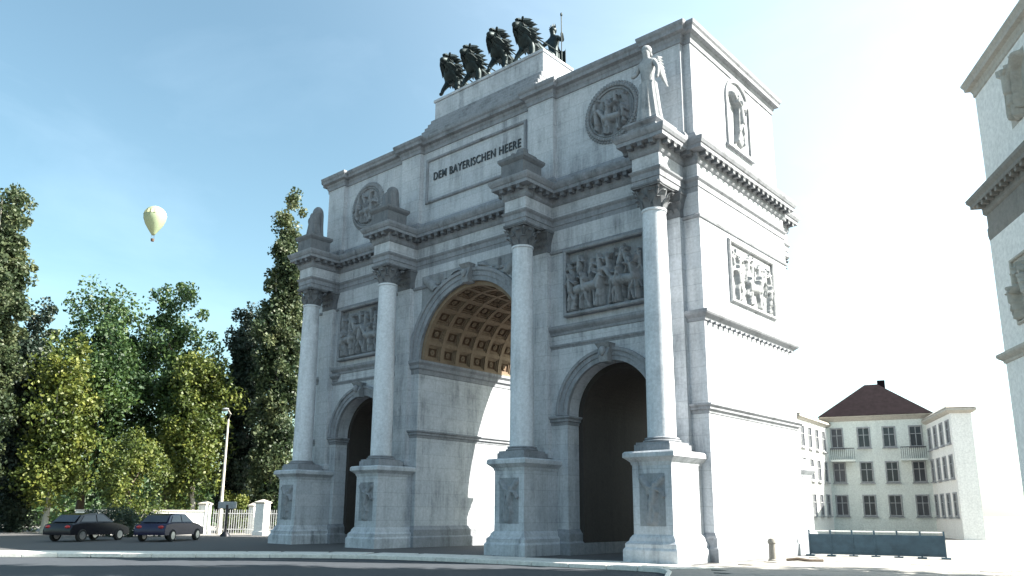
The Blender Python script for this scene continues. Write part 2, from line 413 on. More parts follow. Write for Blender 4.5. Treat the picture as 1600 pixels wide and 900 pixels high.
# dark ground sheet round the arch foot, shade painted into its colour
ap = [(-30, -30), (-14, -27.8), (-4.4, -18.4), (1, -13.2), (5, -9.7), (8.4, -6.6), (11.6, -4.5), (15.2, -3.2), (19.4, -2.6), (24.35, -2.2), (24.35, 26), (-14, 26), (-14, 2.5), (-30, -9)]
m = MB(); m.add([(x, y, .0005) for x, y in ap], [tuple(range(len(ap)))]); tag(m.build('shade_apron', SHADE_PAVE), kind='structure')
# kerb stones along the curve
seg = smooth_path(kerb_pts, 1.1); ks = None
for a, b in zip(seg, seg[1:]):
    mid = (a + b) / 2
    if (mid - Vector((37, -25))).length > 46: continue
    L = (b - a).length
    if ks is None:
        km = MB(); km.box(-.5, -.07, -.128, .5, .07, .02); ks = km.build('kerb_stone', KERB, pav, bevel=.015); o = ks
    else: o = copy(ks, pav)
    o.location = (mid.x, mid.y, random.uniform(-.004, .004)); o.rotation_euler.z = math.atan2((b - a).y, (b - a).x); o.scale = (L - .02, 1, 1)
# pale slabs of the footpath just inside the kerb
ps = None; inner = smooth_path(kerb_pts, 1.25)
for a, b in zip(inner, inner[1:]):
    mid = (a + b) / 2
    if (mid - Vector((37, -25))).length > 46 or mid.x > 24.4: continue
    d = (b - a).normalized(); nn = Vector((-d.y, d.x)) * (1 if mid.y > -4 or Vector((-d.y, d.x)).y > 0 else -1)
    for row in (0, 1):
        if ps is None:
            km = MB(); km.box(-.5, -.5, .001, .5, .5, .03); ps = km.build('paving_slab', KERB, pav, bevel=.012); o = ps
        else: o = copy(ps, pav)
        c_ = mid + nn * (.1 + .45 + row * .88); o.location = (c_.x, c_.y, random.uniform(-.006, .004)); o.rotation_euler.z = math.atan2(d.y, d.x); o.scale = ((b - a).length - .02, .86, 1)
# big slabs of the bright forecourt at the right end of the arch
big = None
for i in range(8):
    for j in range(17):
        x_ = 25.1 + i * 1.2 + (.6 if j % 2 else 0); y_ = -9.2 + j * 1.0
        if x_ - .6 < 24.5 + max(0, (-3.6 - y_)) * .6 + .35: continue
        if big is None:
            km = MB(); km.box(-.59, -.49, .001, .59, .49, .028); big = km.build('paving_slab', PAVE, pav, bevel=.012); o = big
        else: o = copy(big, pav)
        o.location = (x_, y_, random.uniform(-.006, .006)); o.rotation_euler = (random.uniform(-.004, .004), random.uniform(-.004, .004), 0)

# ================================================================== THE ARCH
W, D = 24.0, 8.0
CS = [1.153, 7.599, 16.401, 22.847]       # column axes
AX = -1.33                                # column line in front of the wall
ZP, ZC0, ZC1, ZE, ZT = 3.75, 12.62, 13.55, 15.53, 20.68
SA = 7.758                                # side arch offset from the middle
arch = empty('triumphal_arch')
tag(arch, 'monumental weathered white stone triumphal arch with three gateways and four columns', 'triumphal arch')

m = MB()
arch_wall(m, 0, W, 0, ZC1, 0, D, [(12 - SA, 2.056, 5.5), (12, 3.396, 8.9), (12 + SA, 2.056, 5.5)])
m.build('wall', STONE, arch)
# plinth course round the foot (spans between openings)
PL = [(.24, 0), (.24, .45), (.17, .52), (.17, .8), (.1, .88), (.04, .98), (-.05, .98)]
for xa, xb in ((0, 12 - SA - 2.056), (12 - SA + 2.056, 12 - 3.396), (12 + 3.396, 12 + SA - 2.056), (12 + SA + 2.056, W)):
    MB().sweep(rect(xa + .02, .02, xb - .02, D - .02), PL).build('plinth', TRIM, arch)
# impost mouldings
IM = [(-.03, 0), (.03, .03), (.05, .16), (.12, .2), (.12, .3), (.2, .38), (.2, .46), (-.03, .46)]
def imp(xa, xb, z, dz=1.0): MB().sweep(rect(xa, 0, xb, D), [(d, z + h * dz) for d, h in IM]).build('side_impost', TRIM, arch)
imp(12 - SA + 2.056, 12 - 3.396, 5.1, .8); imp(12 + 3.396, 12 + SA - 2.056, 5.1, .8)
imp(0, 12 - SA - 2.056, 5.1, .8); imp(12 + SA + 2.056, W, 5.1, .8)
for xa, xb in ((8.604 - .6, 8.604), (15.396, 15.396 + .6)):
    MB().sweep(rect(xa, .01, xb, D - .01), [(d * 1.3, 8.2 + h * 1.5) for d, h in IM]).build('central_impost', TRIM, arch)
# string course: front bays, and round the ends
SC = [(-.03, 0), (.04, .03), (.06, .13), (.17, .24), (.2, .3), (.2, .4), (.06, .44), (-.03, .46)]
for xa, xb in ((CS[0] + .4, CS[1] - .4), (CS[2] + .4, CS[3] - .4)):
    MB().sweep(rect(xa, -.003, xb, .3), [(d, 8.86 + h) for d, h in SC]).build('string_course', TRIM, arch)
    MB().sweep(rect(xa, -.002, xb, .3), [(d * .45, 8.3 + h * .45) for d, h in SC]).build('string_course', TRIM, arch)
for xa, xb in ((22.0, W), (0, 2.0)):
    MB().sweep(rect(xa, .004, xb, D - .004), [(d * 1.25, 8.5 + h) for d, h in SC]).build('string_course', TRIM, arch)
mm = MB(); mm.box(-.06, -.1, 0, .06, 0, .1)
sd = mm.build('string_course_bracket', TRIM, arch, loc=(W + .03, .3, 8.46), rz=PI / 2)
for k in range(1, 19): copy(sd, arch, (W + .03, .3 + k * .41, 8.46))

# archivolts and keystones
def archivolt(xc, zs, r, w_):
    mb = MB()
    arc_sweep(mb, xc, zs, [(r - .02, .1), (r - .02, -.06), (r + w_ * .33, -.06), (r + w_ * .35, -.1), (r + w_ * .7, -.1), (r + w_ * .73, -.17), (r + w_ * .96, -.19), (r + w_, -.12), (r + w_, .1)], 48)
    mb.build('archivolt', TRIM, arch, smooth=True)
    kb = MB(); t = r + w_ * 1.25
    kb.loft([[(xc - .2, .25, zs + r - .12), (xc - .2, -.34, zs + r - .12), (xc + .2, -.34, zs + r - .12), (xc + .2, .25, zs + r - .12)],
             [(xc - .22, .25, zs + r + .15), (xc - .22, -.42, zs + r + .15), (xc + .22, -.42, zs + r + .15), (xc + .22, .25, zs + r + .15)],
             [(xc - .27, .25, zs + t - .2), (xc - .27, -.3, zs + t - .2), (xc + .27, -.3, zs + t - .2), (xc + .27, .25, zs + t - .2)],
             [(xc - .34, .25, zs + t), (xc - .34, -.46, zs + t), (xc + .34, -.46, zs + t), (xc + .34, .25, zs + t)]])
    kb.ball((xc, -.42, zs + r + .3), (.14, .14, .2))
    kb.build('keystone', RELIEF, arch, smooth=30)
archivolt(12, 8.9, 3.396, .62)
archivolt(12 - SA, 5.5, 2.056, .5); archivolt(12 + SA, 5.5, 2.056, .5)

# spandrel carvings of winged figures either side of the central keystone
for sg in (-1, 1):
    rnd = random.Random(5)
    H = relief_mesh(2.9, 3.3, 90, 100, 31, .14, big=True)
    sp = MB(); vv = []
    nx = 90
    keep = []
    for (x, y, z) in H.v:
        wx = 12 + sg * (.45 + x); wz = 9.9 + z
        vv.append((wx, y - .004, wz))
    for f in H.f:
        cx_ = sum(vv[i][0] for i in f) / 4; cz_ = sum(vv[i][2] for i in f) / 4
        if math.hypot(cx_ - 12, cz_ - 8.9) > 4.08 and cz_ < 13.15: keep.append(f)
    sp.add(vv, keep); sp.build('spandrel_relief', RELIEF, arch, smooth=60)

# lining added in the two side passages, their shade painted as near-black brown
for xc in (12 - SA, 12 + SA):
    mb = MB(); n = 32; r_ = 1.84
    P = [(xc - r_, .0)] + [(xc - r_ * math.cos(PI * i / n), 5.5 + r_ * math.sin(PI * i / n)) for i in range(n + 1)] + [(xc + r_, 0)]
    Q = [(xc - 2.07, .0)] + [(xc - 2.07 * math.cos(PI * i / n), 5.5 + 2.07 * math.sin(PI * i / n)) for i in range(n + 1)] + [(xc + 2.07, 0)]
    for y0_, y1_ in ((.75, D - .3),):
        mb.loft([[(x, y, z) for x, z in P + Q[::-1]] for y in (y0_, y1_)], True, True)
    mb.build('passage_shade_lining', PASSAGE_SHADE, arch)
# coffered vault of the middle gateway
m = MB(); NA, NY = 11, 7
ri, ro = 3.19, 3.40
y0v, y1v = .12, D - .12
pitch_y = (y1v - y0v - .22) / NY
for k in range(NY + 1):
    yc = y0v + .11 + k * pitch_y
    arc_sweep(m, 12, 8.9, [(ri, yc - .11), (ro, yc - .11), (ro, yc + .11), (ri, yc + .11)], 44)
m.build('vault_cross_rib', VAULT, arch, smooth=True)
m = MB()
for k in range(NA + 1):
    a = PI * k / NA; c_, s_ = math.cos(a), math.sin(a); t = .1
    def pt(r, o, y): return (12 + r * c_ - o * s_, y, 8.9 + r * s_ + o * c_)
    m.loft([[pt(ri + .012, -t, y), pt(ro, -t, y), pt(ro, t, y), pt(ri + .012, t, y)] for y in (y0v + .02, y1v - .02)], True, True)
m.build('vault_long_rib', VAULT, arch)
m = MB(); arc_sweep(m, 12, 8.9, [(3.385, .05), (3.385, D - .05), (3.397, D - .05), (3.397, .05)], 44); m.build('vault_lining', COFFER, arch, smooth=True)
# one coffer: stepped frame and rosette, local: z points at the vault axis
aw = ri * PI / NA / 2 - .1; ay = pitch_y / 2 - .11
cm = MB()
def cr(w_, y_, z_): return [(-w_, -y_, z_), (w_, -y_, z_), (w_, y_, z_), (-w_, y_, z_)]
cm.loft([cr(aw + .02, ay + .02, .02), cr(aw + .02, ay + .02, .13), cr(aw - .07, ay - .07, .13), cr(aw - .07, ay - .07, .07), cr(aw - .14, ay - .14, .07), cr(aw - .14, ay - .14, .0)], True, False)
for k in range(8):
    a = k * PI / 4; cm.ball((.1 * math.cos(a), .1 * math.sin(a), .04), (.055, .055, .03), 6, 4)
cm.ball((0, 0, .05), (.05, .05, .05), 6, 4)
cf0 = None
for i in range(NA):
    a = PI * (i + .5) / NA
    for k in range(NY):
        yc = y0v + .11 + (k + .5) * pitch_y
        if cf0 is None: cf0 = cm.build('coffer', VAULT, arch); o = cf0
        else: o = copy(cf0, arch)
        r_ = 3.375
        o.location = (12 + r_ * math.cos(a), yc, 8.9 + r_ * math.sin(a))
        o.rotation_euler = (0, -PI / 2 - a + PI, 0)
        o.rotation_euler = (0, -(a + PI / 2), 0)

# pedestals, columns, pilasters
def rect_c(c, hw, ya, yb): return rect(c - hw, ya, c + hw, yb)
hw = .766
pm = MB()
pm.sweep(rect(-hw, -hw, hw, -AX - .02), [(.28, 0), (.28, .42), (.22, .5), (.22, .62), (.12, .72), (.1, .8), (.03, .9), (0, .92), (0, 3.22), (.03, 3.26), (.05, 3.34), (.16, 3.44), (.24, 3.5), (.24, 3.64), (.18, 3.7), (.0, 3.72)])
capm = MB(); capm.sweep(rect(-hw + .06, -hw + .06, hw - .06, hw), [(0, 3.715), (0, 3.94)])
shaft = MB()
sh = [(.5, 4.2)]
for i in range(1, 13):
    t = i / 12; sh.append((.5 - .07 * t ** 1.7, 4.2 + (ZC0 - .1 - 4.2) * t))
sh = [(.54, 4.16), (.54, 4.2)] + sh[0:] + [(.43, ZC0 - .1), (.47, ZC0 - .08), (.47, ZC0)]
shaft.lathe(sh, 40)
basem = MB(); basem.box(-.66, -.66, 3.93, .66, .66, 4.02)
basem.lathe([(.62, 4.02), (.66, 4.05), (.66, 4.09), (.6, 4.11), (.56, 4.12), (.56, 4.13), (.6, 4.14), (.6, 4.18), (.54, 4.2)], 36)
def capital_mb(square=False):
    c = MB(); h = ZC1 - ZC0
    if square: c.loft([[(sx * w_, sy * w_, ZC0 + z_) for sx, sy in ((-1, -1), (1, -1), (1, 1), (-1, 1))] for w_, z_ in ((.42, 0), (.42, .5), (.5, h - .12))])
    else: c.lathe([(.42, 0), (.42, .3), (.44, .55), (.54, h - .12)], 24, (0, 0, ZC0))
    for row, (zz, hh, rr, nn) in enumerate(((0, .36, .43, 8), (.2, .42, .44, 8))):
        for k in range(nn):
            a = 2 * PI * (k + row * .5) / nn
            for wdt, out_ in ((.13, 0),):
                L = []
                for t, o_, w_ in ((0, 0, .1), (.35, .05, .15), (.7, .09, .15), (.92, .17, .12), (1, .24, .07), (.9, .28, .03)):
                    r_ = rr + o_; z_ = ZC0 + zz + hh * t
                    ca, sa = math.cos(a), math.sin(a)
                    L.append([(r_ * ca - w_ * sa, r_ * sa + w_ * ca, z_), (r_ * ca + w_ * sa, r_ * sa - w_ * ca, z_), ((r_ - .05) * ca + w_ * sa, (r_ - .05) * sa - w_ * ca, z_), ((r_ - .05) * ca - w_ * sa, (r_ - .05) * sa + w_ * ca, z_)])
                c.loft(L, True, True)
    for k in range(4):
        a = PI / 4 + k * PI / 2; ca, sa = math.cos(a), math.sin(a)
        c.tube([(.45 * ca, .45 * sa, ZC0 + .45), (.55 * ca, .55 * sa, ZC0 + .62), (.68 * ca, .68 * sa, ZC0 + .74), (.76 * ca, .76 * sa, ZC0 + .7), (.72 * ca, .72 * sa, ZC0 + .63)], [.05, .055, .06, .06, .04], 6)
    # concave-sided abacus
    pts = []
    for k in range(4):
        a0 = PI / 4 + k * PI / 2
        for t in (-.07, .07, .35, PI / 4, PI / 2 - .35):
            r_ = .84 if abs(t) < .1 else (.66 if t != PI / 4 else .60)
            pts.append((r_ * math.cos(a0 + t), r_ * math.sin(a0 + t)))
    c.loft([[(x * k_, y * k_, ZC0 + z_) for x, y in pts] for k_, z_ in ((.93, .8), (.95, .84), (1, .86), (1, .93))])
    return c
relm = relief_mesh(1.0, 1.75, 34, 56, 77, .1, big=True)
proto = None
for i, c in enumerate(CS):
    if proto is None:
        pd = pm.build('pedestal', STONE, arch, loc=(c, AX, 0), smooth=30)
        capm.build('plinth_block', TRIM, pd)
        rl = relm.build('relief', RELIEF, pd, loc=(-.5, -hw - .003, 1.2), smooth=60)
        cl = shaft.build('column', COLUMN, arch, loc=(c, AX, 0), smooth=True)
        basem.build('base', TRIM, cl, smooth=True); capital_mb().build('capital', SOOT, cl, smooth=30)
        proto = (pd, cl)
    else:
        for q in proto:
            n_ = copy_tree(q, arch); n_.location = (c, AX, 0)
# pilasters behind the columns (front) and at the ends of the rear
pil = MB(); pil.sweep(rect(-.47, -.26, .47, .05), [(.16, 0.0), (.16, .9), (.03, 1.0), (0, 1.02), (0, 3.3), (.1, 3.42), (.13, 3.6), (.13, 3.72), (.0, 3.76), (.06, 3.8), (.06, 4.0), (0, 4.1), (0, ZC0)])
pcap = MB(); pcap.sweep(rect(-.47, -.26, .47, .05), [(.0, ZC0 - .03), (.03, ZC0), (.02, ZC0 + .3), (.06, ZC0 + .5), (.16, ZC1 - .13), (.2, ZC1 - .1), (.2, ZC1)])
for k in range(4):
    for row, z_ in enumerate((0, .28)):
        x_ = -.36 + k * .24 + (.1 if row else 0)
        pcap.loft([[(x_ - w_, -.26 - o_, ZC0 + z_ + h_), (x_ + w_, -.26 - o_, ZC0 + z_ + h_), (x_ + w_, -.2 - o_, ZC0 + z_ + h_), (x_ - w_, -.2 - o_, ZC0 + z_ + h_)] for w_, o_, h_ in ((.07, .0, 0), (.1, .05, .2), (.08, .13, .3), (.03, .2, .27))])
pp = None
for c in CS:
    if pp is None:
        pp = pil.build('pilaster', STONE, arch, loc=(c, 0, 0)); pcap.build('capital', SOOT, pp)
    else:
        n_ = copy_tree(pp, arch); n_.location = (c, 0, 0)
for c in (CS[0], CS[3]):
    n_ = copy_tree(proto[0], arch); n_.location = (c, D - AX, 0); n_.rotation_euler.z = PI
    n_ = copy_tree(proto[1], arch); n_.location = (c, D - AX, 0); n_.rotation_euler.z = PI

# entablature with projections over the columns
def ent_loop(w_=.58, d_=-AX + .5, ins=0):
    L = [(ins, 0)]
    for c in CS: L += [(c - w_, 0), (c - w_, -d_), (c + w_, -d_), (c + w_, 0)]
    L += [(W - ins, 0), (W - ins, D)]
    for c in (CS[3], CS[0]): L += [(c + w_, D), (c + w_, D + d_), (c - w_, D + d_), (c - w_, D)]
    L += [(ins, D)]
    return L
EL = ent_loop()
m = MB(); m.sweep(EL, [(.0, ZC1 + .002), (.0, ZC1 + .2), (.03, ZC1 + .21), (.03, ZC1 + .42), (.1, ZC1 + .5), (.12, ZC1 + .56), (.02, ZC1 + .6), (.0, ZC1 + .62)])
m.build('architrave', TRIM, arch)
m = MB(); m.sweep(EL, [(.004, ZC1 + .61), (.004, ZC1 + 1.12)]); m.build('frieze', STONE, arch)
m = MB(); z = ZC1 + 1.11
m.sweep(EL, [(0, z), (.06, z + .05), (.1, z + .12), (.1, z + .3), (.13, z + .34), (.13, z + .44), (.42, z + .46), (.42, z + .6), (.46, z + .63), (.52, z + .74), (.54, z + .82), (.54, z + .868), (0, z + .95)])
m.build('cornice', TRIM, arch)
mo = MB(); mo.box(-.09, -.26, -.15, .09, 0, 0); mo.box(-.11, -.28, -.02, .11, 0, .02)
mod0 = None; nmod = 0
zmod = z + .455 - .02
EO = offset(EL, .13)
for i in range(len(EO)):
    a = Vector(EO[i]); b = Vector(EO[(i + 1) % len(EO)])
    if a.y > D + .2 and b.y > D + .2 and abs(a.y - b.y) < .1 and a.x < 20: continue
    if a.y > D - .5 and b.y > D - .5 and a.x < 21 : continue
    if a.x < .3 and b.x < .3: continue
    L = (b - a).length; d = (b - a).normalized(); n = max(1, round(L / .46))
    ang = math.atan2(d.y, d.x)
    for k in range(n):
        p = a + d * (L * (k + .5) / n)
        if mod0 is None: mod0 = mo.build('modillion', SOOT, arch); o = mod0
        else: o = copy(mod0, arch)
        o.location = (p.x, p.y, zmod); o.rotation_euler.z = ang; nmod += 1

# attic
def att_loop(w_=.72, d_=.24, dd=.12):
    L = [(dd, dd)]
    for c in CS: L += [(max(c - w_, dd + .14), dd), (max(c - w_, dd + .14), dd - d_), (min(c + w_, W - dd - .14), dd - d_), (min(c + w_, W - dd - .14), dd)]
    L += [(W - dd, dd), (W - dd, D - dd), (dd, D - dd)]
    return L
AL = att_loop()
m = MB(); m.sweep(AL, [(.0, ZE), (0, ZT - .1)]); m.build('attic_wall', STONE, arch)
m = MB(); m.sweep(AL, [(-.02, ZE + .02), (.14, ZE + .021), (.14, ZE + .35), (.1, ZE + .42), (.04, ZE + .52), (-.02, ZE + .56)]); m.build('attic_base', TRIM, arch)
m = MB(); z = ZT - .78
m.sweep(AL, [(-.01, z), (.05, z + .03), (.06, z + .2), (.1, z + .26), (.12, z + .36), (.28, z + .42), (.30, z + .56), (.36, z + .64), (.38, z + .72), (.38, z + .78), (-.05, z + .86)])
m.build('attic_cornice', TRIM, arch)
# inscription panel
m = frame_mb(8.75, 17.2, 15.25, 19.35, .16, .02, .14); m.build('inscription_frame', TRIM, arch)
def letters(txt, size, width, loc, parent, mat, rot=(PI / 2, 0, 0), depth=.03):
    cu = bpy.data.curves.new('lettering', 'FONT'); cu.body = txt; cu.size = size; cu.extrude = depth; cu.align_x = 'CENTER'; cu.align_y = 'CENTER'; cu.offset = .004
    cu.space_character = 1.12
    o = bpy.data.objects.new('lettering', cu); col.objects.link(o)
    dg = bpy.context.evaluated_depsgraph_get(); dg.update()
    me = bpy.data.meshes.new_from_object(o.evaluated_get(dg)); bpy.data.objects.remove(o)
    xs = [v.co.x for v in me.vertices]; k = width / (max(xs) - min(xs))
    for v in me.vertices: v.co.x *= k
    # every character becomes an object of its own
    par = list(range(len(me.vertices)))
    def find(i):
        while par[i] != i: par[i] = par[par[i]]; i = par[i]
        return i
    for pl in me.polygons:
        vs_ = list(pl.vertices)
        for q in vs_[1:]: par[find(q)] = find(vs_[0])
    co = [tuple(v.co) for v in me.vertices]
    # caps and sides are separate shells: weld by rounded position
    seen = {}
    for i, c_ in enumerate(co):
        k_ = (round(c_[0], 4), round(c_[1], 4), round(c_[2], 4))
        if k_ in seen: par[find(i)] = find(seen[k_])
        else: seen[k_] = i
    groups = {}
    for pl in me.polygons: groups.setdefault(find(pl.vertices[0]), []).append(tuple(pl.vertices))
    for fs in groups.values():
        idx = sorted({i for f_ in fs for i in f_}); mp_ = {i: k for k, i in enumerate(idx)}
        mb_ = MB().add([co[i] for i in idx], [tuple(mp_[i] for i in f_) for f_ in fs])
        o = mb_.build('letter', mat, parent, loc=loc, fix=False); o.rotation_euler = rot
letters('DEM BAYERISCHEN HEERE', .6, 5.9, (12.1, .10, 18.42), arch, LETTER)

# medallions: wreath ring plus carved portrait disc
for xc in (3.85, 20.15):
    m = MB(); n = 56
    for k in range(n):
        a = 2 * PI * k / n
        m.ball((1.22 * math.cos(a), -.05, 1.22 * math.sin(a)), (.10, .1, .10), 6, 4)
        m.ball((1.34 * math.cos(a + .06), -.02, 1.34 * math.sin(a + .06)), (.08, .06, .08), 6, 4)
    rings = []
    for k in range(64):
        a = 2 * PI * k / 64; rings.append([(r_ * math.cos(a), y_, r_ * math.sin(a)) for r_, y_ in ((1.04, .05), (1.04, -.07), (1.1, -.1), (1.14, -.04), (1.14, .05))])
    rings.append(rings[0]); m.loft(rings, True, False)
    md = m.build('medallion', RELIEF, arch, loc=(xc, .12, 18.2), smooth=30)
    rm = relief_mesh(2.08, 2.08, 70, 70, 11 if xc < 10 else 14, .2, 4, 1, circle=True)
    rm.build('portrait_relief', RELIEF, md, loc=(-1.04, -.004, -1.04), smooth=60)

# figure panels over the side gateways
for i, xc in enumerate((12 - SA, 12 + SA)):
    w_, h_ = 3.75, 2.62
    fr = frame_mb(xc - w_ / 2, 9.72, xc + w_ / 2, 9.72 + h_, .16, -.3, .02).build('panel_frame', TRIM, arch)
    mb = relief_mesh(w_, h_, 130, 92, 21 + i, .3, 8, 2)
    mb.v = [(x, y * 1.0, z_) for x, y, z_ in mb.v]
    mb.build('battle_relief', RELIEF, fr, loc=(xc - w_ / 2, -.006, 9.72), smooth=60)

# right end wall: relief panel, attic figure in a niche frame
fr = frame_mb(0, 0, 3.9, 2.3, .15, -.12, .02).build('panel_frame', STATUE, arch, loc=(W, 2.35, 9.82), rz=PI / 2)
relief_mesh(3.9, 2.3, 110, 70, 51, .13, 7, 1).build('battle_relief', STATUE, fr, loc=(0, -.006, 0), smooth=60)
m = MB(); rings = []
relief_mesh(1.7, 2.5, 70, 100, 8, .2, big=True).build('attic_figure', STATUE, arch, loc=(W - .112, 3.3, 16.85), rz=PI / 2, smooth=60)
arc_sweep(m, .85, 1.85, [(.98, .02), (.98, -.08), (1.06, -.11), (1.16, -.08), (1.16, .02)], 24)
for x_ in (-.31, 1.83): m.box(x_ , -.085, -.3, x_ + .18, .02, 1.85)
m.box(-.4, -.14, -.45, 2.1, .02, -.3)
m.build('niche_frame', STATUE, arch, loc=(W - .112, 3.3, 17.0), rz=PI / 2, smooth=30)
m = MB(); m.sweep(rect(-.06, -.05, W + .02, D + .05), [(-.05, 12.5), (.03, 12.52), (.06, 12.6), (.0, 12.66), (-.05, 12.66)]); m.build('necking_moulding', TRIM, arch)

# stepped podium on the attic
m = MB()
for k in range(5):
    m.box(8.05 + k * .06, -.1 + k * .16, ZT + .0 + k * .27, 16.02 - k * .02, 3.35, ZT + .27 + k * .27 - (.0 if k < 4 else 0))
pod = m.build('podium_step', TRIM, arch, bevel=.03)
m = MB(); m.box(8.42, .72, ZT + 1.35, 15.9, 3.0, 23.12); m.box(8.34, .66, 23.12, 15.96, 3.06, 23.28)
m.box(9.6, 3.0, ZT, 14.6, 7.3, 23.22)
m.build('podium', STONE, arch, bevel=.02)

# ================================================================== STATUES
def statue_plinth(parent, broken):
    m = MB(); m.sweep(rect(-.62, -.62, .62, .62), [(.1, 0), (.1, .16), (.02, .24), (0, .26), (0, .8 if broken else .34), (.06, .86 if broken else .4), (.12, .95 if broken else .46), (.12, 1.06 if broken else .54), (0, 1.1 if broken else .56)])
    return m.build('plinth', SOOT if broken else TRIM, parent)
def drapery(m, base, top, h0, h1, folds=11, lean=0, seed=1, n=66):
    rings = []
    for i in range(15):
        t = i / 14; r = base + (top - base) * t ** .7
        rings.append([((r * (1 + .10 * (1 - t * .5) * math.sin(folds * 2 * PI * j / n + 2.2 * t + seed))) * math.cos(2 * PI * j / n) + lean * t,
                       (r * .85 * (1 + .10 * (1 - t * .5) * math.sin(folds * 2 * PI * j / n + 2.2 * t + seed))) * math.sin(2 * PI * j / n), h0 + (h1 - h0) * t) for j in range(n)])
    m.loft(rings)
def victory(c, label):
    t = empty('victory_statue', (c, AX - .1, ZE - .075)); tag(t, label, 'statue')
    statue_plinth(t, False)
    m = MB(); drapery(m, .56, .34, .55, 2.35); b = m.build('robe', STATUE, t, smooth=60)
    v = [(0, 0, 2.1), (0, -.02, 2.5), (0, -.02, 2.85), (0, -.03, 3.2), (0, -.05, 3.42), (0, -.1, 3.6), (0, -.12, 3.84),
         (-.3, -.02, 3.22), (-.48, -.12, 2.85), (-.42, -.42, 2.6), (-.4, -.52, 2.56),
         (.3, -.02, 3.22), (.5, -.1, 2.88), (.46, -.1, 2.5), (.44, -.14, 2.4)]
    e = [(0, 1), (1, 2), (2, 3), (3, 4), (4, 5), (5, 6), (3, 7), (7, 8), (8, 9), (9, 10), (3, 11), (11, 12), (12, 13), (13, 14)]
    r = [(.33, .28), (.26, .2), (.3, .24), (.27, .2), .1, .17, .13, .13, .1, .075, .06, .13, .1, .075, .06]
    body = skin_object('body', v, e, r, STATUE, t, sub=2)
    hm = MB(); hm.ball((0, -.03, 3.78), (.2, .22, .2), 14, 8); hm.ball((0, .2, 3.7), (.1, .12, .1), 10, 6); hm.build('hair', STATUE, t, smooth=True)
    for sg in (-1, 1):
        wm = MB(); n = 9
        for k in range(n):
            tt = k / (n - 1)
            p0 = (sg * .14, .22, 3.1 + tt * .12); p1 = (sg * (.35 + .25 * (1 - tt)), .42 + .1 * tt, 3.5 - 1.4 * (1 - tt) + .1)
            wm.tube([p0, ((p0[0] + p1[0]) / 2, .36, (p0[2] + p1[2]) / 2 + .14), p1], [.07, .1, .03], 6)
        wm.build('wing', STATUE, t, smooth=True)
    return t
victory(CS[3], 'pale robed winged statue on the rightmost column in front of the attic')
def remnant(c, label, kind):
    t = empty('broken_statue', (c, AX - .1, ZE - .075)); tag(t, label, 'statue', 'broken statues on the column blocks')
    statue_plinth(t, True)
    m = MB()
    if kind == 0:
        m.box(-.5, -.45, 1.09, .5, .45, 1.28)
        m.ball((-.2, -.2, 1.32), (.12, .24, .12)); m.ball((.18, -.05, 1.33), (.12, .25, .14))
        drapery(m, .34, .24, 1.27, 1.6, 9, .06)
    else:
        drapery(m, .52, .4, 1.09, 1.09 + .5 * kind + .35, 9, .1, kind)
        m.ball((.12, .05, 1.5 + .5 * kind), (.34, .3, .26 + .08 * kind)); m.ball((-.26, -.1, 1.3 + .4 * kind), (.18, .2, .3))
    m.build('statue_fragment', SOOT, t, smooth=50)
remnant(CS[2], 'empty stone block with a low stump on the second column from the right', 0)
remnant(CS[1], 'broken draped statue stump on the third column from the right', 1)
remnant(CS[0], 'broken rounded statue stump on the leftmost column of the arch', 2)

# ---- quadriga of lions
def lion_mesh():
    v = [(0, 1.05, 1.35),      # 0 pelvis
         (0, .55, 1.32), (0, 0, 1.38), (0, -.45, 1.5),     # 1,2,3 spine to shoulders
         (0, -.78, 1.85), (0, -1.0, 2.15), (0, -1.32, 2.08), (0, -1.52, 2.0),   # 4 neck 5 head 6,7 muzzle
         (.3, 1.0, 1.1), (.34, .8, .78), (.34, 1.12, .42), (.34, 1.06, .12), (.34, .84, .07),     # hind R: hip, knee, hock, ankle, toe
         (-.3, 1.02, 1.1), (-.34, .95, .8), (-.34, 1.32, .45), (-.34, 1.28, .12), (-.34, 1.06, .07),
         (.32, -.48, 1.15), (.33, -.42, .72), (.33, -.55, .35), (.33, -.55, .1), (.33, -.78, .07),      # fore R
         (-.32, -.5, 1.15), (-.33, -.72, .85), (-.33, -.95, .5), (-.33, -.98, .3), (-.33, -1.16, .22),  # fore L raised
         (0, 1.4, 1.45), (0, 1.72, 1.15), (0, 1.85, .7), (0, 2.05, .5)]    # tail
    e = [(0, 1), (1, 2), (2, 3), (3, 4), (4, 5), (5, 6), (6, 7), (0, 8), (8, 9), (9, 10), (10, 11), (11, 12), (0, 13), (13, 14), (14, 15), (15, 16), (16, 17),
         (3, 18), (18, 19), (19, 20), (20, 21), (21, 22), (3, 23), (23, 24), (24, 25), (25, 26), (26, 27), (0, 28), (28, 29), (29, 30), (30, 31)]
    r = [(.3, .34), (.27, .3), (.33, .38), (.36, .42), .36, .3, .2, .14, .26, .2, .1, .09, .1, .26, .2, .1, .09, .1, .2, .15, .11, .1, .12, .2, .15, .11, .1, .12, .08, .06, .05, .09]
    return v, e, r
def mane_mb():
    m = MB(); rnd = random.Random(3)
    for k in range(90):
        a = rnd.uniform(0, 2 * PI); tt = rnd.random()
        cy = -1.12 + tt * .8; cz = 2.2 - tt * .62; rr = .34 + .16 * math.sin(tt * PI)
        p = Vector((rr * math.cos(a), cy, cz + rr * math.sin(a)))
        o_ = Vector((math.cos(a) * .22, .16 + rnd.random() * .12, math.sin(a) * .22 - .05))
        m.tube([p - o_ * .3, p + o_ * .4, p + o_ * (1 + rnd.random() * .5)], [.1, .1, .01], 5)
    for sg in (-1, 1): m.ball((sg * .22, -1.02, 2.5), (.09, .06, .12), 8, 5)
    return m
QZ = 23.28
lp = empty('bronze_lion', (14.75, 1.75, QZ))
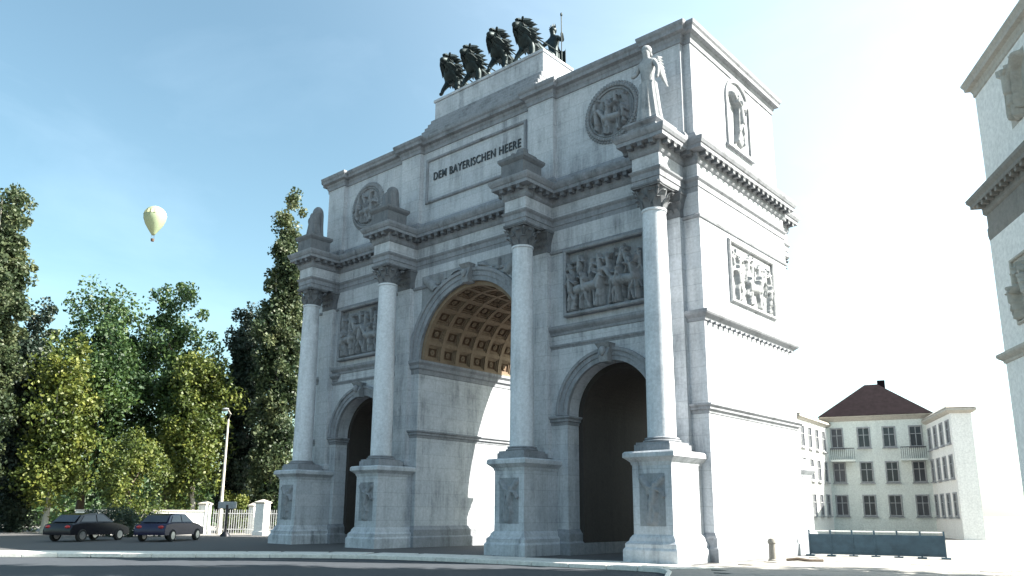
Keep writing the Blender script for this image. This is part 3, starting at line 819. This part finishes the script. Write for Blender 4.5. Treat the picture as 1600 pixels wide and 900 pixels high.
v, e, r = lion_mesh()
skin_object('body', v, e, r, BRONZE, lp, sub=2)
mane_mb().build('mane', BRONZE, lp, smooth=True)
hm = MB(); hm.tube([(-.42, -.45, 1.95), (-.46, -.6, 1.5), (-.3, -.62, 1.05), (0, -.66, .98), (.3, -.62, 1.05), (.46, -.6, 1.5), (.42, -.45, 1.95)], .05, 6)
hm.tube([(.46, -.5, 1.6), (.48, .4, 1.55), (.46, 1.4, 1.5)], .035, 6); hm.tube([(-.46, -.5, 1.6), (-.48, .4, 1.55), (-.46, 1.4, 1.5)], .035, 6)
hm.build('harness', BRONZE, lp, smooth=True)
lab = ['dark bronze lion nearest the chariot driver, rightmost of the four on the podium', 'dark bronze lion second from the right on the podium', 'dark bronze lion third from the right on the podium', 'dark bronze lion at the far left end of the podium']
tag(lp, lab[0], 'statue', 'bronze lions drawing the chariot')
SCL = .97
for k, (x, y, rz) in enumerate(((14.3, 1.95, -.10), (12.5, 1.8, .06), (10.65, 1.9, -.08), (9.0, 1.85, .08))):
    o = lp if k == 0 else copy_tree(lp)
    o.location = (x, y, QZ); o.rotation_euler.z = rz; o.scale = (SCL, SCL, SCL * (1.03 if k % 2 else 1)); o['label'] = lab[k]
ch = empty('bronze_chariot', (12.4, 5.2, 23.22)); tag(ch, 'bronze two-wheeled chariot behind the four lions on the podium', 'chariot')
m = MB(); rings = []
for i in range(17):
    a = PI * i / 16; rings.append([(.85 * math.cos(a), .5 - 1.0 * math.sin(a), .75), (.95 * math.cos(a), .5 - 1.1 * math.sin(a), 1.75 + .25 * math.sin(a)), (.9 * math.cos(a), .5 - 1.04 * math.sin(a), 1.75 + .25 * math.sin(a)), (.8 * math.cos(a), .5 - .94 * math.sin(a), .78)])
m.loft(rings); m.box(-.85, -.5, .66, .85, .95, .76)
m.tube([(0, -.6, .7), (0, -2.0, 1.0), (0, -2.6, 1.5)], .07, 8); m.build('car', BRONZE, ch, smooth=30)
wm = MB(); rr = []
for i in range(33):
    a = 2 * PI * i / 32; rr.append([(x_, r_ * math.cos(a), r_ * math.sin(a)) for x_, r_ in ((-.06, .62), (-.06, .72), (.06, .72), (.06, .62))])
wm.loft(rr, True, False)
for i in range(8):
    a = PI * i / 4; wm.tube([(0, 0, 0), (0, .64 * math.cos(a), .64 * math.sin(a))], .035, 6)
wm.tube([(-.12, 0, 0), (.12, 0, 0)], .12, 10)
w0 = wm.build('wheel', BRONZE, ch, loc=(1.05, .2, .72)); copy(w0, ch, (-1.05, .2, .72))
bv = empty('driver_statue', (12.75, 5.55, 23.98)); bv.scale = (.86, .86, .80); tag(bv, 'tall dark bronze robed woman holding a staff, standing in the chariot', 'statue')
m = MB(); drapery(m, .62, .4, 0, 3.1, 12, .05); m.build('robe', BRONZE, bv, smooth=60)
vv = [(0, 0, 2.9), (0, -.03, 3.4), (0, -.04, 3.9), (0, -.05, 4.35), (0, -.07, 4.65), (0, -.12, 4.88), (0, -.13, 5.15),
      (-.4, -.04, 4.36), (-.72, -.3, 4.0), (-.6, -.78, 4.05), (-.58, -.9, 4.08), (.4, -.04, 4.36), (.75, .0, 3.95), (.95, -.35, 4.2), (1.0, -.45, 4.28)]
ee = [(0, 1), (1, 2), (2, 3), (3, 4), (4, 5), (5, 6), (3, 7), (7, 8), (8, 9), (9, 10), (3, 11), (11, 12), (12, 13), (13, 14)]
r = [(.42, .34), (.34, .26), (.38, .3), (.35, .26), .13, .2, .17, .17, .13, .1, .08, .17, .13, .1, .08]
skin_object('body', vv, ee, r, BRONZE, bv, sub=2)
m = MB(); m.tube([(1.02, -.47, 1.2), (1.0, -.45, 4.3), (.98, -.43, 5.6)], .035, 8); m.ball((.98, -.43, 5.65), (.08, .08, .16), 8, 6); m.build('staff', BRONZE, bv, smooth=True)
m = MB(); m.ball((0, -.05, 5.08), (.24, .27, .26), 12, 8)
for k in range(7):
    a = PI * k / 6; m.tube([(.2 * math.cos(a), -.1, 5.2 + .12 * math.sin(a)), (.3 * math.cos(a), -.12, 5.3 + .28 * math.sin(a))], [.06, .01], 5)
m.build('wreathed_hair', BRONZE, bv, smooth=True)
m = MB(); rings = []
for i in range(12):      # cloak blown back over the shoulder
    t = i / 11; cx_ = -.5 + .2 * t
    rings.append([(-.45 + 1.15 * t + .1 * math.sin(9 * t), .3 + .35 * math.sin(PI * t), 4.5 - 1.1 * t + .15 * math.sin(7 * t)), (-.62 + 1.3 * t, .42 + .5 * math.sin(PI * t), 2.1 - .6 * t), (-.60 + 1.3 * t, .36 + .5 * math.sin(PI * t), 2.1 - .6 * t), (-.43 + 1.15 * t + .1 * math.sin(9 * t), .24 + .35 * math.sin(PI * t), 4.5 - 1.1 * t + .15 * math.sin(7 * t))])
m.loft(rings); m.build('cloak', BRONZE, bv, smooth=40)

# ================================================================== PALE BUILDING, right edge
pb = empty('pale_stone_building', (33.87, -4.21, 0), math.atan2(-.864, .503)); pb.scale = (.6, .6, .6); tag(pb, 'pale stone building with dark bracketed cornice and carved panel at the right edge', 'building')
BL = rect(0, 0, 12, 9)
MB().sweep(BL, [(0, 0), (0, 13.6)]).build('wall', PLASTER, pb)
MB().sweep(BL, [(.2, 0), (.2, .8), (.05, .95), (-.03, .95)]).build('plinth', PLASTER, pb)
MB().sweep(BL, [(d * 1.25, 8.5 + h) for d, h in SC]).build('string_course', PLASTRIM, pb)
z = ZC1 + 1.11
MB().sweep(BL, [(0, 13.59), (.03, 13.8), (.03, 14.1), (0, 14.15), (0, z), (.06, z + .05), (.1, z + .12), (.1, z + .3), (.13, z + .44), (.42, z + .46), (.42, z + .6), (.52, z + .74), (.54, z + .868), (0, z + .95)]).build('cornice', DARKTRIM, pb)
o = None
for k in range(26):
    if o is None: o = copy(mod0, pb, (.25, -.13, zmod), 0); b0 = o; o.data = o.data.copy(); o.data.materials.clear(); o.data.materials.append(DARKTRIM); o.name = 'modillion'
    else: copy(b0, pb, (.25 + k * .46, -.13, zmod), 0)
AB = rect(.12, .12, 11.9, 8.9)
MB().sweep(AB, [(0, ZE), (0, ZT - .1)]).build('attic_wall', PLASTER, pb)
z = ZT - .78
MB().sweep(AB, [(-.01, z), (.05, z + .03), (.06, z + .2), (.12, z + .36), (.28, z + .42), (.30, z + .56), (.38, z + .72), (.38, z + .78), (-.05, z + .86)]).build('attic_cornice', PLASTRIM, pb)
fr = frame_mb(0, 0, 3.9, 2.3, .13, -.1, .02).build('panel_frame', PLASTRIM, pb, loc=(1.75, 0, 9.82))
relief_mesh(3.9, 2.3, 90, 60, 61, .26, 6, 1).build('relief', PLASTRIM, fr, loc=(0, -.006, 0), smooth=60)
relief_mesh(1.7, 2.5, 60, 80, 9, .3, big=True).build('attic_figure', PLASTRIM, pb, loc=(3.0, .112, 17.0), smooth=60)

# ================================================================== HOUSE BEHIND
hd = math.atan2(2.1, 6.9)          # direction of the far facade
hs = empty('corner_house', (13.75, 40.2, 0), hd)
tag(hs, 'pale four-storey house with purple-brown hipped roof standing right of the arch', 'house')
HW_, HH = 7.3, 9.35
m = MB(); m.box(0, 0, 0, HW_, 9, HH); m.build('wall', PLASTER2, hs)
m = MB(); m.sweep(rect(0, 0, HW_, 9), [(-.1, HH - .35), (.1, HH - .3), (.3, HH - .1), (.45, HH - .05), (.45, HH + .05), (-.2, HH + .1)]); m.build('eaves_cornice', PLASTRIM, hs)
m = MB(); ex = .55
m.add([(-ex, -ex, HH + .06), (HW_ + ex, -ex, HH + .06), (HW_ + ex, 9 + ex, HH + .06), (-ex, 9 + ex, HH + .06), (HW_ / 2 - .5, 3.2, HH + 3.05), (HW_ / 2 + .5, 3.2, HH + 3.05), (HW_ / 2 + .5, 5.5, HH + 3.05), (HW_ / 2 - .5, 5.5, HH + 3.05)],
      [(0, 1, 5, 4), (1, 2, 6, 5), (2, 3, 7, 6), (3, 0, 4, 7), (4, 5, 6, 7), (3, 2, 1, 0)])
rf = m.build('roof', TILE, hs)
m = MB(); m.box(HW_ / 2 + .5, 4, HH + 2.4, HW_ / 2 + 1.1, 4.6, HH + 3.5); m.build('chimney', TILE, rf)
def win_mb(w_, h_):
    f = MB(); f.join(frame_mb(-w_ / 2, 0, w_ / 2, h_, .12, -.08, .03)); f.box(-w_ / 2 - .2, -.18, -.2, w_ / 2 + .2, .02, -.12)
    f.box(-.03, -.03, 0, .03, .02, h_); f.box(-w_ / 2, -.03, h_ * .62, w_ / 2, .018, h_ * .62 + .05)
    p = MB(); p.add([(-w_ / 2, .005 - .015, 0), (w_ / 2, -.01, 0), (w_ / 2, -.01, h_), (-w_ / 2, -.01, h_)], [(0, 1, 2, 3)])
    return f, p
f, p = win_mb(.75, 1.45); w0 = None
for x in (.75, 2.75, 4.6, 6.5):
    for z in (1.6, 4.2, 6.95):
        if w0 is None:
            w0 = f.build('window', FRAME, hs, loc=(x, 0, z)); p.build('pane', GLASS, w0)
        else: n_ = copy_tree(w0, hs); n_.location = (x, 0, z)
for x in (1.1, 6.2):
    m = MB(); m.box(x - .9, -.95, 5.75, x + .9, .0, 5.9)
    bl = m.build('balcony', PLASTER2, hs); m = MB(); m.box(x - .9, -.95, 6.75, x + .9, -.89, 6.81)
    for k in range(13): m.box(x - .88 + k * .145, -.94, 5.89, x - .85 + k * .145, -.91, 6.76)
    m.build('railing', DARKMETAL, bl)
# side wings coming forward on either side
def wing(name, label, p0, p1, width_side, thick=3.2):
    a = math.atan2(p1[1] - p0[1], p1[0] - p0[0]); L = math.hypot(p1[0] - p0[0], p1[1] - p0[1])
    t = empty(name, (p0[0], p0[1], 0), a); tag(t, label, 'house')
    m = MB(); ya, yb = (0, thick)
    m.box(0, ya, 0, L, yb, 8.75); m.build('wall', PLASTER, t)
    m = MB(); m.sweep(rect(0, ya, L, yb), [(-.1, 8.5), (.12, 8.55), (.3, 8.7), (.3, 8.85), (-.2, 8.95)]); m.build('eaves_cornice', PLASTRIM, t)
    m = MB(); mid = (ya + yb) / 2
    m.add([(-.3, ya - .3, 8.9), (L + .3, ya - .3, 8.9), (L + .3, yb + .3, 8.9), (-.3, yb + .3, 8.9), (1, mid, 9.5), (L - 1, mid, 9.5)], [(0, 1, 5, 4), (1, 2, 5), (2, 3, 4, 5), (3, 0, 4), (3, 2, 1, 0)])
    m.build('roof', PLASTRIM, t)
    w = None
    for x in np.arange(1.0, L - .5, 1.9):
        for z in (1.6, 4.2, 6.6):
            if w is None:
                w = o_ = f.build('window', FRAME, t); p.build('pane', GLASS, w)
            else: o_ = copy_tree(w, t)
            o_.location = (float(x), 0, z); o_.rotation_euler.z = 0 if width_side > 0 else PI
    return t
wing('side_house', 'low white house with narrow windows between the arch and the hipped-roof house', (14.6, 32.0), (13.85, 40.0), 1)
wing('side_house', 'low white house with pale roof on the right of the hipped-roof house', (20.7, 42.4), (24.0, 35.4), 1, 1.3)

# ================================================================== BARRIERS, BOLLARD
p0 = Vector((24.55, 7.0)); p1 = Vector((29.2, 8.2))
d = (p1 - p0); L = d.length; a = math.atan2(d.y, d.x)
bt = empty('site_barrier', (p0.x, p0.y, 0), a); tag(bt, 'low blue-grey metal barrier of panels between the arch and the pale building', 'barrier')
n = 6; pw = L / n
m = MB(); m.box(.03, -.02, .08, pw - .03, .02, .86)
for k in range(4): m.box(.06, -.035, .16 + k * .18, pw - .06, -.02, .22 + k * .18)
q0 = m.build('panel', BLUEMETAL, bt)
for k in range(1, n): copy(q0, bt, (k * pw, 0, 0))
m = MB(); m.box(-.03, -.04, 0, .03, .04, 1.02); m.box(-.16, -.2, 0, .16, .2, .06); q0 = m.build('post', BLUEMETAL, bt)
for k in range(1, n + 1): copy(q0, bt, (k * pw, 0, 0))
m = MB(); m.tube([(0, 0, .97), (L, 0, .97)], .025, 8); m.build('rail', WHITEPAINT, bt)
b = MB(); b.lathe([(.17, 0), (.17, .05), (.13, .09), (.12, .6), (.15, .63), (.15, .7), (.1, .78), (.02, .8)], 20)
bo = b.build('bollard', DARKTRIM, loc=(25.15, 2.0, 0), smooth=True); tag(bo, 'short grey stone bollard on the bright paving beside the arch end wall', 'bollard')
hb = MB(); hb.tube([(0, 0, .06), (.35, .15, .1), (.75, .2, .06), (1.1, .5, .06)], [.05, .06, .05, .05], 6)
tag(hb.build('branch', BARK, loc=(25.5, 2.3, 0), smooth=True), 'dark fallen branch lying on the bright paving beside the bollard', 'branch')

# ================================================================== TREES
def leaves_np(rng, centers, rad, per, size, flat=1.0):
    n = len(centers) * per
    c = np.repeat(centers, per, axis=0); rr = np.repeat(rad, per)
    d = rng.normal(size=(n, 3)); d /= np.linalg.norm(d, axis=1)[:, None]
    p = c + d * (rr * rng.random(n) ** .45)[:, None] * np.array([1, 1, flat])
    u = rng.normal(size=(n, 3)); u /= np.linalg.norm(u, axis=1)[:, None]
    w = rng.normal(size=(n, 3)); w = np.cross(u, w); w /= np.linalg.norm(w, axis=1)[:, None]
    s = (size * (.6 + .8 * rng.random(n)))[:, None]
    V = np.stack([p - u * s * .5, p + w * s * .32, p + u * s * .5, p - w * s * .32], axis=1).reshape(-1, 3)
    return V
def quads_obj(name, V, mat, parent):
    n = len(V) // 4; me = bpy.data.meshes.new(name)
    me.vertices.add(len(V)); me.vertices.foreach_set('co', V.astype(np.float32).ravel())
    me.loops.add(len(V)); me.loops.foreach_set('vertex_index', np.arange(len(V), dtype=np.int32))
    me.polygons.add(n); me.polygons.foreach_set('loop_start', np.arange(0, len(V), 4, dtype=np.int32)); me.polygons.foreach_set('loop_total', np.full(n, 4, dtype=np.int32))
    me.update(calc_edges=True); me.materials.append(mat)
    o = bpy.data.objects.new(name, me); col.objects.link(o); o.parent = parent
    return o
def tree(name, label, loc, blobs, mat, h, seed, clumps=150, per=70, size=.34, crad=(.6, 1.2), bark=BARK, tr=.32, limbs=9, cat='tree', group=None, hollow=.55):
    """blobs: list of (x, y, z, rx, ry, rz) ellipsoids that make up the crown"""
    rng = np.random.default_rng(seed); rnd = random.Random(seed)
    t = empty(name, loc); tag(t, label, cat, group)
    vol = np.array([b[3] * b[4] * b[5] for b in blobs]) ** .8; pk = rng.choice(len(blobs), clumps, p=vol / vol.sum())
    B = np.array(blobs)[pk]
    d = rng.normal(size=(clumps, 3)); d /= np.linalg.norm(d, axis=1)[:, None]
    rr = hollow + (1 - hollow) * rng.random(clumps) ** .6
    C = B[:, :3] + d * B[:, 3:] * rr[:, None]
    C = C + rng.normal(size=(clumps, 3)) * np.array([.42, .42, .5]) * min(1.0, h / 12)
    # thin the crown where a slow noise says so: uneven outline and sky gaps
    ph = rng.uniform(0, 6.28, 6); f_ = 9.0 / max(h, 4)
    nz_ = np.sin(C[:, 0] * 1.3 * f_ + ph[0]) + np.sin(C[:, 1] * 1.5 * f_ + ph[1]) + np.sin(C[:, 2] * 1.1 * f_ + ph[2]) + .7 * np.sin((C[:, 0] + C[:, 2]) * 2.3 * f_ + ph[3])
    keep_ = nz_ > np.quantile(nz_, 0.0 if 'poplar' in name else .16); C = C[keep_]; clumps = len(C)
    rad = rng.uniform(crad[0] * .8, crad[1] * 1.15, clumps)
    quads_obj('crown', leaves_np(rng, C, rad, per, size), mat, t)
    m = MB(); top = h * .8
    pts = [(0, 0, -.1)] + [(rnd.uniform(-.15, .15) * k, rnd.uniform(-.15, .15) * k, top * k / 5) for k in range(1, 6)]
    m.tube(pts, [tr * 1.25] + [tr * (1 - .16 * k) for k in range(1, 6)], 9)
    tk = m.build('trunk', bark, t, smooth=True)
    m = MB()
    for k in range(limbs):
        i = rnd.randrange(clumps); e_ = Vector(C[i]); z0 = max(h * .18, min(top * .95, e_.z * .6))
        s_ = Vector((pts[3][0] * z0 / top, pts[3][1] * z0 / top, z0)); md = (s_ + e_) / 2 + Vector((0, 0, -.08 * (e_ - s_).length))
        m.tube([s_, md, e_], [tr * .38, tr * .22, .03], 6)
    m.build('limbs', bark, tk, smooth=True)
    return t
def broad(sc_=1.0, sx=1.0, seed=0):
    rnd = random.Random(seed); L = [(0, 0, 11 * sc_, 3.9 * sx, 3.6, 4.2 * sc_), (-2.6 * sx, .4, 8 * sc_, 2.6 * sx, 2.8, 3.2 * sc_), (2.6 * sx, -.4, 8.6 * sc_, 2.6 * sx, 2.6, 3.4 * sc_), (-.6, 0, 15 * sc_, 2.4 * sx, 2.2, 2.6 * sc_), (.5, 0, 5.2 * sc_, 3.4 * sx, 3, 2.4 * sc_)]
    return [(x + rnd.uniform(-.5, .5), y, z + rnd.uniform(-.4, .4), a, b_, c) for x, y, z, a, b_, c in L]
def poplar(h, w_):
    return [(0, 0, h * .09, w_ * .7, w_ * .7, h * .07), (0, 0, h * .18, w_ * .8, w_ * .8, h * .14), (0, 0, h * .36, w_, w_, h * .2), (.1, 0, h * .58, w_ * .92, w_ * .9, h * .2), (0, 0, h * .7, w_ * .75, w_ * .75, h * .16), (0, 0, h * .82, w_ * .55, w_ * .55, h * .13), (0, 0, h * .92, w_ * .3, w_ * .3, h * .09)]
G = 'trees along the avenue left of the arch'
tree('broadleaf_tree', 'tall dark green broadleaf tree with a rounded top left of the poplar pair', (-28.0, 5.4, 0), broad(1.17, 1.22, 1), LEAF_D, 19.5, 1, 330, 120, .29, group=G)
tree('yellow_green_tree', 'bushy olive-yellow tree in front of the dark broadleaf tree beside the poplars', (-22.0, 4.6, 0), [(-.9, 0, 8.6, 2.0, 2.0, 2.6), (.9, .3, 10.6, 1.7, 1.7, 2.0), (-.6, 0, 12.2, 1.5, 1.5, 1.5), (1.1, 0, 7.2, 1.2, 1.3, 1.7), (-.1, 0, 4.6, 1.9, 1.7, 2.6)], LEAF_Y, 13, 2, 200, 110, .27, bark=PALEBARK, tr=.2, group=G)
tree('poplar_tree', 'tall slender grey-green poplar right beside the left edge of the arch', (-18.5, 9.3, 0), poplar(28.4, 1.5), LEAF_P, 27, 3, 620, 110, .27, (.35, .75), PALEBARK, .3, 6, group=G, hollow=.35)
tree('dark_poplar_tree', 'shorter dark poplar between the yellow-green tree and the tall poplar', (-23.3, 9.1, 0), poplar(19.4, 1.9), LEAF_B, 18, 4, 360, 120, .27, (.4, .8), BARK, .25, 5, group=G, hollow=.2)
tree('broadleaf_tree', 'dark green broadleaf tree second from the left edge behind the parked cars', (-30.3, -.3, 0), broad(1.12, 1.22, 5), LEAF_D, 18.5, 5, 320, 120, .29, group=G)
tree('yellow_green_tree', 'olive-yellow tree at the left between two dark trees', (-25.8, -4.2, 0), [(.9, 0, 8.3, 1.9, 2, 2.4), (-.9, .2, 9.8, 1.7, 1.7, 2.1), (.5, 0, 11.8, 1.5, 1.5, 1.6), (-1.2, 0, 6.6, 1.3, 1.2, 1.6), (-.2, 0, 4.3, 1.9, 1.7, 2.4)], LEAF_Y, 13, 6, 190, 110, .27, bark=PALEBARK, tr=.2, group=G)
tree('poplar_tree', 'tall slender poplar at the far left edge of the view', (-26.7, -9.0, 0), poplar(25.8, 1.8), LEAF_P, 24, 7, 560, 120, .27, (.35, .75), PALEBARK, .3, 6, group=G, hollow=.35)
tree('dark_poplar_tree', 'shorter dark poplar just right of the far left poplar', (-29.7, -5.2, 0), poplar(17.4, 1.9), LEAF_B, 16, 8, 330, 120, .27, (.4, .8), BARK, .25, 5, group=G, hollow=.2)
tree('garden_shrub', 'large olive-green shrub above the dark parked cars and white wall', (-19.6, -.9, 0), [(0, 0, 3.4, 2.6, 2.2, 2.6), (-.9, 0, 5.4, 1.8, 1.6, 1.8)], LEAF_Y, 5, 9, 110, 110, .2, (.4, .8), BARK, .1, 5, 'shrub')
tree('garden_shrub', 'rounded yellow-green shrub between the white gate pillars', (-19.2, 6.9, 0), [(0, 0, 1.5, 1.6, 1.3, 1.5)], LEAF_Y, 2.4, 10, 50, 90, .17, (.3, .55), BARK, .06, 4, 'shrub')
tree('garden_shrub', 'dark green shrub behind the fence right beside the arch foot', (-17.2, 9.6, 0), [(0, 0, 1.6, 1.8, 1.2, 1.7)], LEAF_D, 2.4, 11, 50, 90, .17, (.3, .55), BARK, .06, 4, 'shrub')
tree('garden_shrub', 'low dark hedge bush growing beside the parked blue car', (-15.6, -4.2, 0), [(0, 0, .9, 2.4, 1.6, .8), (2.0, 1.6, .7, 1.4, 1.2, .7)], LEAF_B, 1.4, 12, 70, 90, .16, (.3, .5), BARK, .05, 3, 'shrub')
# avenue trees right of the camera, outside the frame: their shade lies over the road
for (x_, y_, s_, w_) in ((38.4, 2.2, 31, 'nearest the pale building'), (43.2, 3.0, 32, 'furthest to the right'), (41.2, -3.4, 33, 'nearest the camera')):
    tree('broadleaf_tree', 'tall dense green tree beyond the right edge of the view, ' + w_, (x_, y_, -.13), [(0, 0, 9, 2.6, 2.6, 5), (0, .2, 15.5, 2.9, 2.9, 5), (0, 0, 21.5, 2.7, 2.7, 5), (0, 0, 26.5, 2.0, 2.0, 4)], LEAF_D, 29, s_, 330, 60, .66, (.7, 1.3), group='avenue trees right of the camera', hollow=.1)
# far wood closing the view behind the avenue: one mass
rng = np.random.default_rng(40)
n = 420; ang_ = rng.uniform(R(128), R(176), n); rad_ = rng.uniform(95, 125, n)
Cw = np.stack([37 + rad_ * np.cos(ang_), -25 + rad_ * np.sin(ang_), rng.uniform(.6, 6.2, n)], axis=1)
ow = quads_obj('distant_hedgerow', leaves_np(rng, Cw, rng.uniform(1.4, 2.6, n), 60, .8), LEAF_D, None)
tag(ow, 'low dark line of distant bushes behind the avenue trees', 'hedgerow', kind='stuff')

# white wall, gate pillars and railings under the trees
gw = empty('garden_wall', (-20.4, -4.2, 0), math.atan2(7.4, 3.3)); tag(gw, 'low white garden wall behind the dark parked cars', 'wall')
m = MB(); m.box(0, -.12, 0, 8.0, .12, 1.55); m.build('wall', PLASTER, gw)
m = MB(); m.box(-.05, -.18, 1.55, 8.05, .18, 1.66); m.build('coping', PLASTRIM, gw)
def pillar(x, y, h, w_, label):
    t = empty('gate_pillar', (x, y, 0), .4); tag(t, label, 'pillar', 'white gate pillars')
    m = MB(); m.sweep(rect(-w_, -w_, w_, w_), [(.06, 0), (.06, .25), (0, .3), (0, h)]); m.build('shaft', PLASTER, t)
    m = MB(); m.sweep(rect(-w_, -w_, w_, w_), [(0, h), (.07, h + .04), (.07, h + .12), (-w_ * .9, h + .3)]); m.build('cap', PLASTRIM, t)
pillar(-17.3, 3.3, 2.0, .3, 'white gate pillar at the right end of the garden wall')
pillar(-16.0, 6.3, 1.9, .2, 'narrow white pillar between railings under the yellow-green tree')
pillar(-12.4, 4.9, 2.1, .36, 'broad white pillar right against the left edge of the arch')
fe = empty('garden_fence', (-17.2, 3.9, 0), math.atan2(1.6, 1.1)); tag(fe, 'grey-green picket railing between the white gate pillars', 'fence')
m = MB(); m.box(0, -.02, 0, .05, .02, 1.7); pk = None
for k in range(30):
    if pk is None: pk = m.build('picket', FRAME, fe)
    else: copy(pk, fe, (k * .16, 0, 0))
m = MB(); m.box(0, -.03, .3, 4.8, -.0201, .36); m.box(0, -.03, 1.4, 4.8, -.0201, 1.46); m.build('rail', FRAME, fe)

# street furniture
sg = empty('street_sign', (-11.6, 1.8, 0), .75); tag(sg, 'dark street sign post with pale board standing before the fence', 'sign')
m = MB(); m.tube([(0, 0, 0), (0, 0, 2.0)], .09, 10); m.lathe([(.34, 0), (.3, .12), (.12, .3)], 16); m.build('post', DARKMETAL, sg, smooth=True)
m = MB(); m.box(-.6, -.04, 1.75, .6, .04, 2.2); m.build('board', FRAME, sg, bevel=.03)
lpst = empty('street_lamp', (-16.2, 3.9, 0)); tag(lpst, 'pale slender street lamp post rising in front of the yellow-green tree', 'street lamp')
m = MB(); m.lathe([(.2, 0), (.2, .3), (.13, .5), (.1, 4), (.07, 8.1)], 12); m.build('post', PLASTRIM, lpst, smooth=True)
m = MB(); m.tube([(0, 0, 8.0), (.1, .1, 8.5), (.6, -.5, 8.8), (1.0, -.8, 8.75)], .05, 8); m.build('arm', PLASTRIM, lpst, smooth=True)
m = MB(); m.ball((1.05, -.85, 8.68), (.32, .2, .1), 12, 6); m.build('lantern', FRAME, lpst, smooth=True)

# parked cars
def car(loc, rz, paint, label):
    t = empty('parked_car', loc, rz); tag(t, label, 'car', 'dark cars parked under the trees')
    prof = [(-2.15, .35), (-2.2, .62), (-2.08, .9), (-1.6, .98), (-1.1, 1.0), (.95, .98), (1.6, .88), (2.1, .72), (2.2, .5), (2.15, .32)]
    m = MB(); rings = []
    for y, s in ((-.86, .93), (-.8, 1), (-.4, 1.02), (.4, 1.02), (.8, 1), (.86, .93)):
        rings.append([(x * (1 if abs(y) < .8 else .985), y, .3 + (z - .3) * s) for x, z in prof])
    m.loft(rings, True, True); b = m.build('body', paint, t, smooth=35)
    m = MB(); cab = [(-1.75, .95), (-1.3, 1.36), (-.6, 1.46), (.25, 1.43), (1.0, .96)]
    m.loft([[(x, y * (1 if z < 1.1 else .82), z) for x, z in cab] for y in (-.78, .78)], True, True); m.build('roof', paint, t, smooth=30)
    for y in (-1, 1):
        g_ = MB(); g_.add([(-1.45, y * .775, 1.02), (-.35, y * .775, 1.02), (-.35, y * .665, 1.37), (-1.12, y * .665, 1.33)], [(0, 1, 2, 3)]); g_.add([(-.27, y * .775, 1.02), (.72, y * .775, 1.02), (.2, y * .665, 1.36), (-.27, y * .665, 1.38)], [(0, 1, 2, 3)])
        g_.v = [(x, yy + y * .012, z) for x, yy, z in g_.v]; g_.build('side_window', GLASS, t)
    g_ = MB(); g_.add([(1.02, -.7, .99), (1.02, .7, .99), (.32, .6, 1.42), (.32, -.6, 1.42)], [(0, 1, 2, 3)]); g_.v = [(x + .015, y, z + .015) for x, y, z in g_.v]; g_.build('windscreen', GLASS, t)
    g_ = MB(); g_.add([(-1.74, -.68, 1.0), (-1.74, .68, 1.0), (-1.34, .6, 1.34), (-1.34, -.6, 1.34)], [(0, 1, 2, 3)]); g_.v = [(x - .02, y, z + .015) for x, y, z in g_.v]; g_.build('rear_window', GLASS, t)
    wm = MB(); wm.loft([[(r_ * math.cos(2 * PI * j / 20), y, r_ * math.sin(2 * PI * j / 20)) for j in range(20)] for r_, y in ((.2, -.09), (.3, -.1), (.32, -.07), (.32, .07), (.3, .1), (.2, .09))])
    rm = MB(); rm.loft([[(r_ * math.cos(2 * PI * j / 20), y, r_ * math.sin(2 * PI * j / 20)) for j in range(20)] for r_, y in ((.2, -.105), (.2, .105))])
    w_ = None
    for x in (-1.35, 1.38):
        for y in (-.8, .8):
            if w_ is None: w_ = wm.build('wheel', TYRE, t, loc=(x, y, .32), smooth=True); rm.build('rim', CHROME, w_)
            else: n_ = copy_tree(w_, t); n_.location = (x, y, .32)
    hm = MB(); hm.ball((0, 0, 0), (.07, .17, .09), 10, 6)
    h0 = hm.build('headlight', LAMPGLASS, t, loc=(2.12, .6, .64), smooth=True); copy(h0, t, (2.12, -.6, .64))
    h1 = hm.build('tail_light', REDGLASS, t, loc=(-2.12, .6, .76), smooth=True); copy(h1, t, (-2.12, -.6, .76))
car((-6.4, -4.4, 0), 2.2, CARBLUE, 'dark blue car parked nearest the arch, in front of the white wall')
car((-9.0, -7.7, 0), 2.05, CARBLACK, 'black car parked behind the blue car under the trees at left')

# drifting balloon
bl = empty('hot_air_balloon', (-377, 150.5, 143.5)); bl.scale = (.8, .8, .85); tag(bl, 'small green and yellow hot-air balloon in the sky above the broadleaf trees', 'balloon')
m = MB(); pr = [(.9, 4.2), (1.6, 5.2), (3.6, 8), (5.6, 11.2), (6.9, 14.8), (7.1, 17.4), (6.3, 20), (4.6, 22), (2.3, 23.2), (.3, 23.6)]
ringsE = []
for r_, z in pr: ringsE.append([(r_ * (1 + .03 * math.cos(j * PI)) * math.cos(2 * PI * j / 32), r_ * (1 + .03 * math.cos(j * PI)) * math.sin(2 * PI * j / 32), z) for j in range(32)])
m.loft(ringsE); m.build('envelope', BALLOON, bl, smooth=60)
m = MB(); rs = [[(x * 1.02, y * 1.02, z + .02) for x, y, z in ringsE[k]] for k in (5, 6)]; m.loft(rs, True, False); m.build('band', BALLOON2, bl)
m = MB(); m.lathe([(.9, 0), (1.1, .3), (1.2, 1.7), (1.1, 1.75), (.9, .3)], 12); m.build('basket', BASKET, bl, smooth=True)
m = MB()
for k in range(8):
    a = k * PI / 4; m.tube([(1.1 * math.cos(a), 1.1 * math.sin(a), 1.7), (1.0 * math.cos(a), 1.0 * math.sin(a), 4.4)], .05, 4)
m.build('ropes', DARKMETAL, bl)
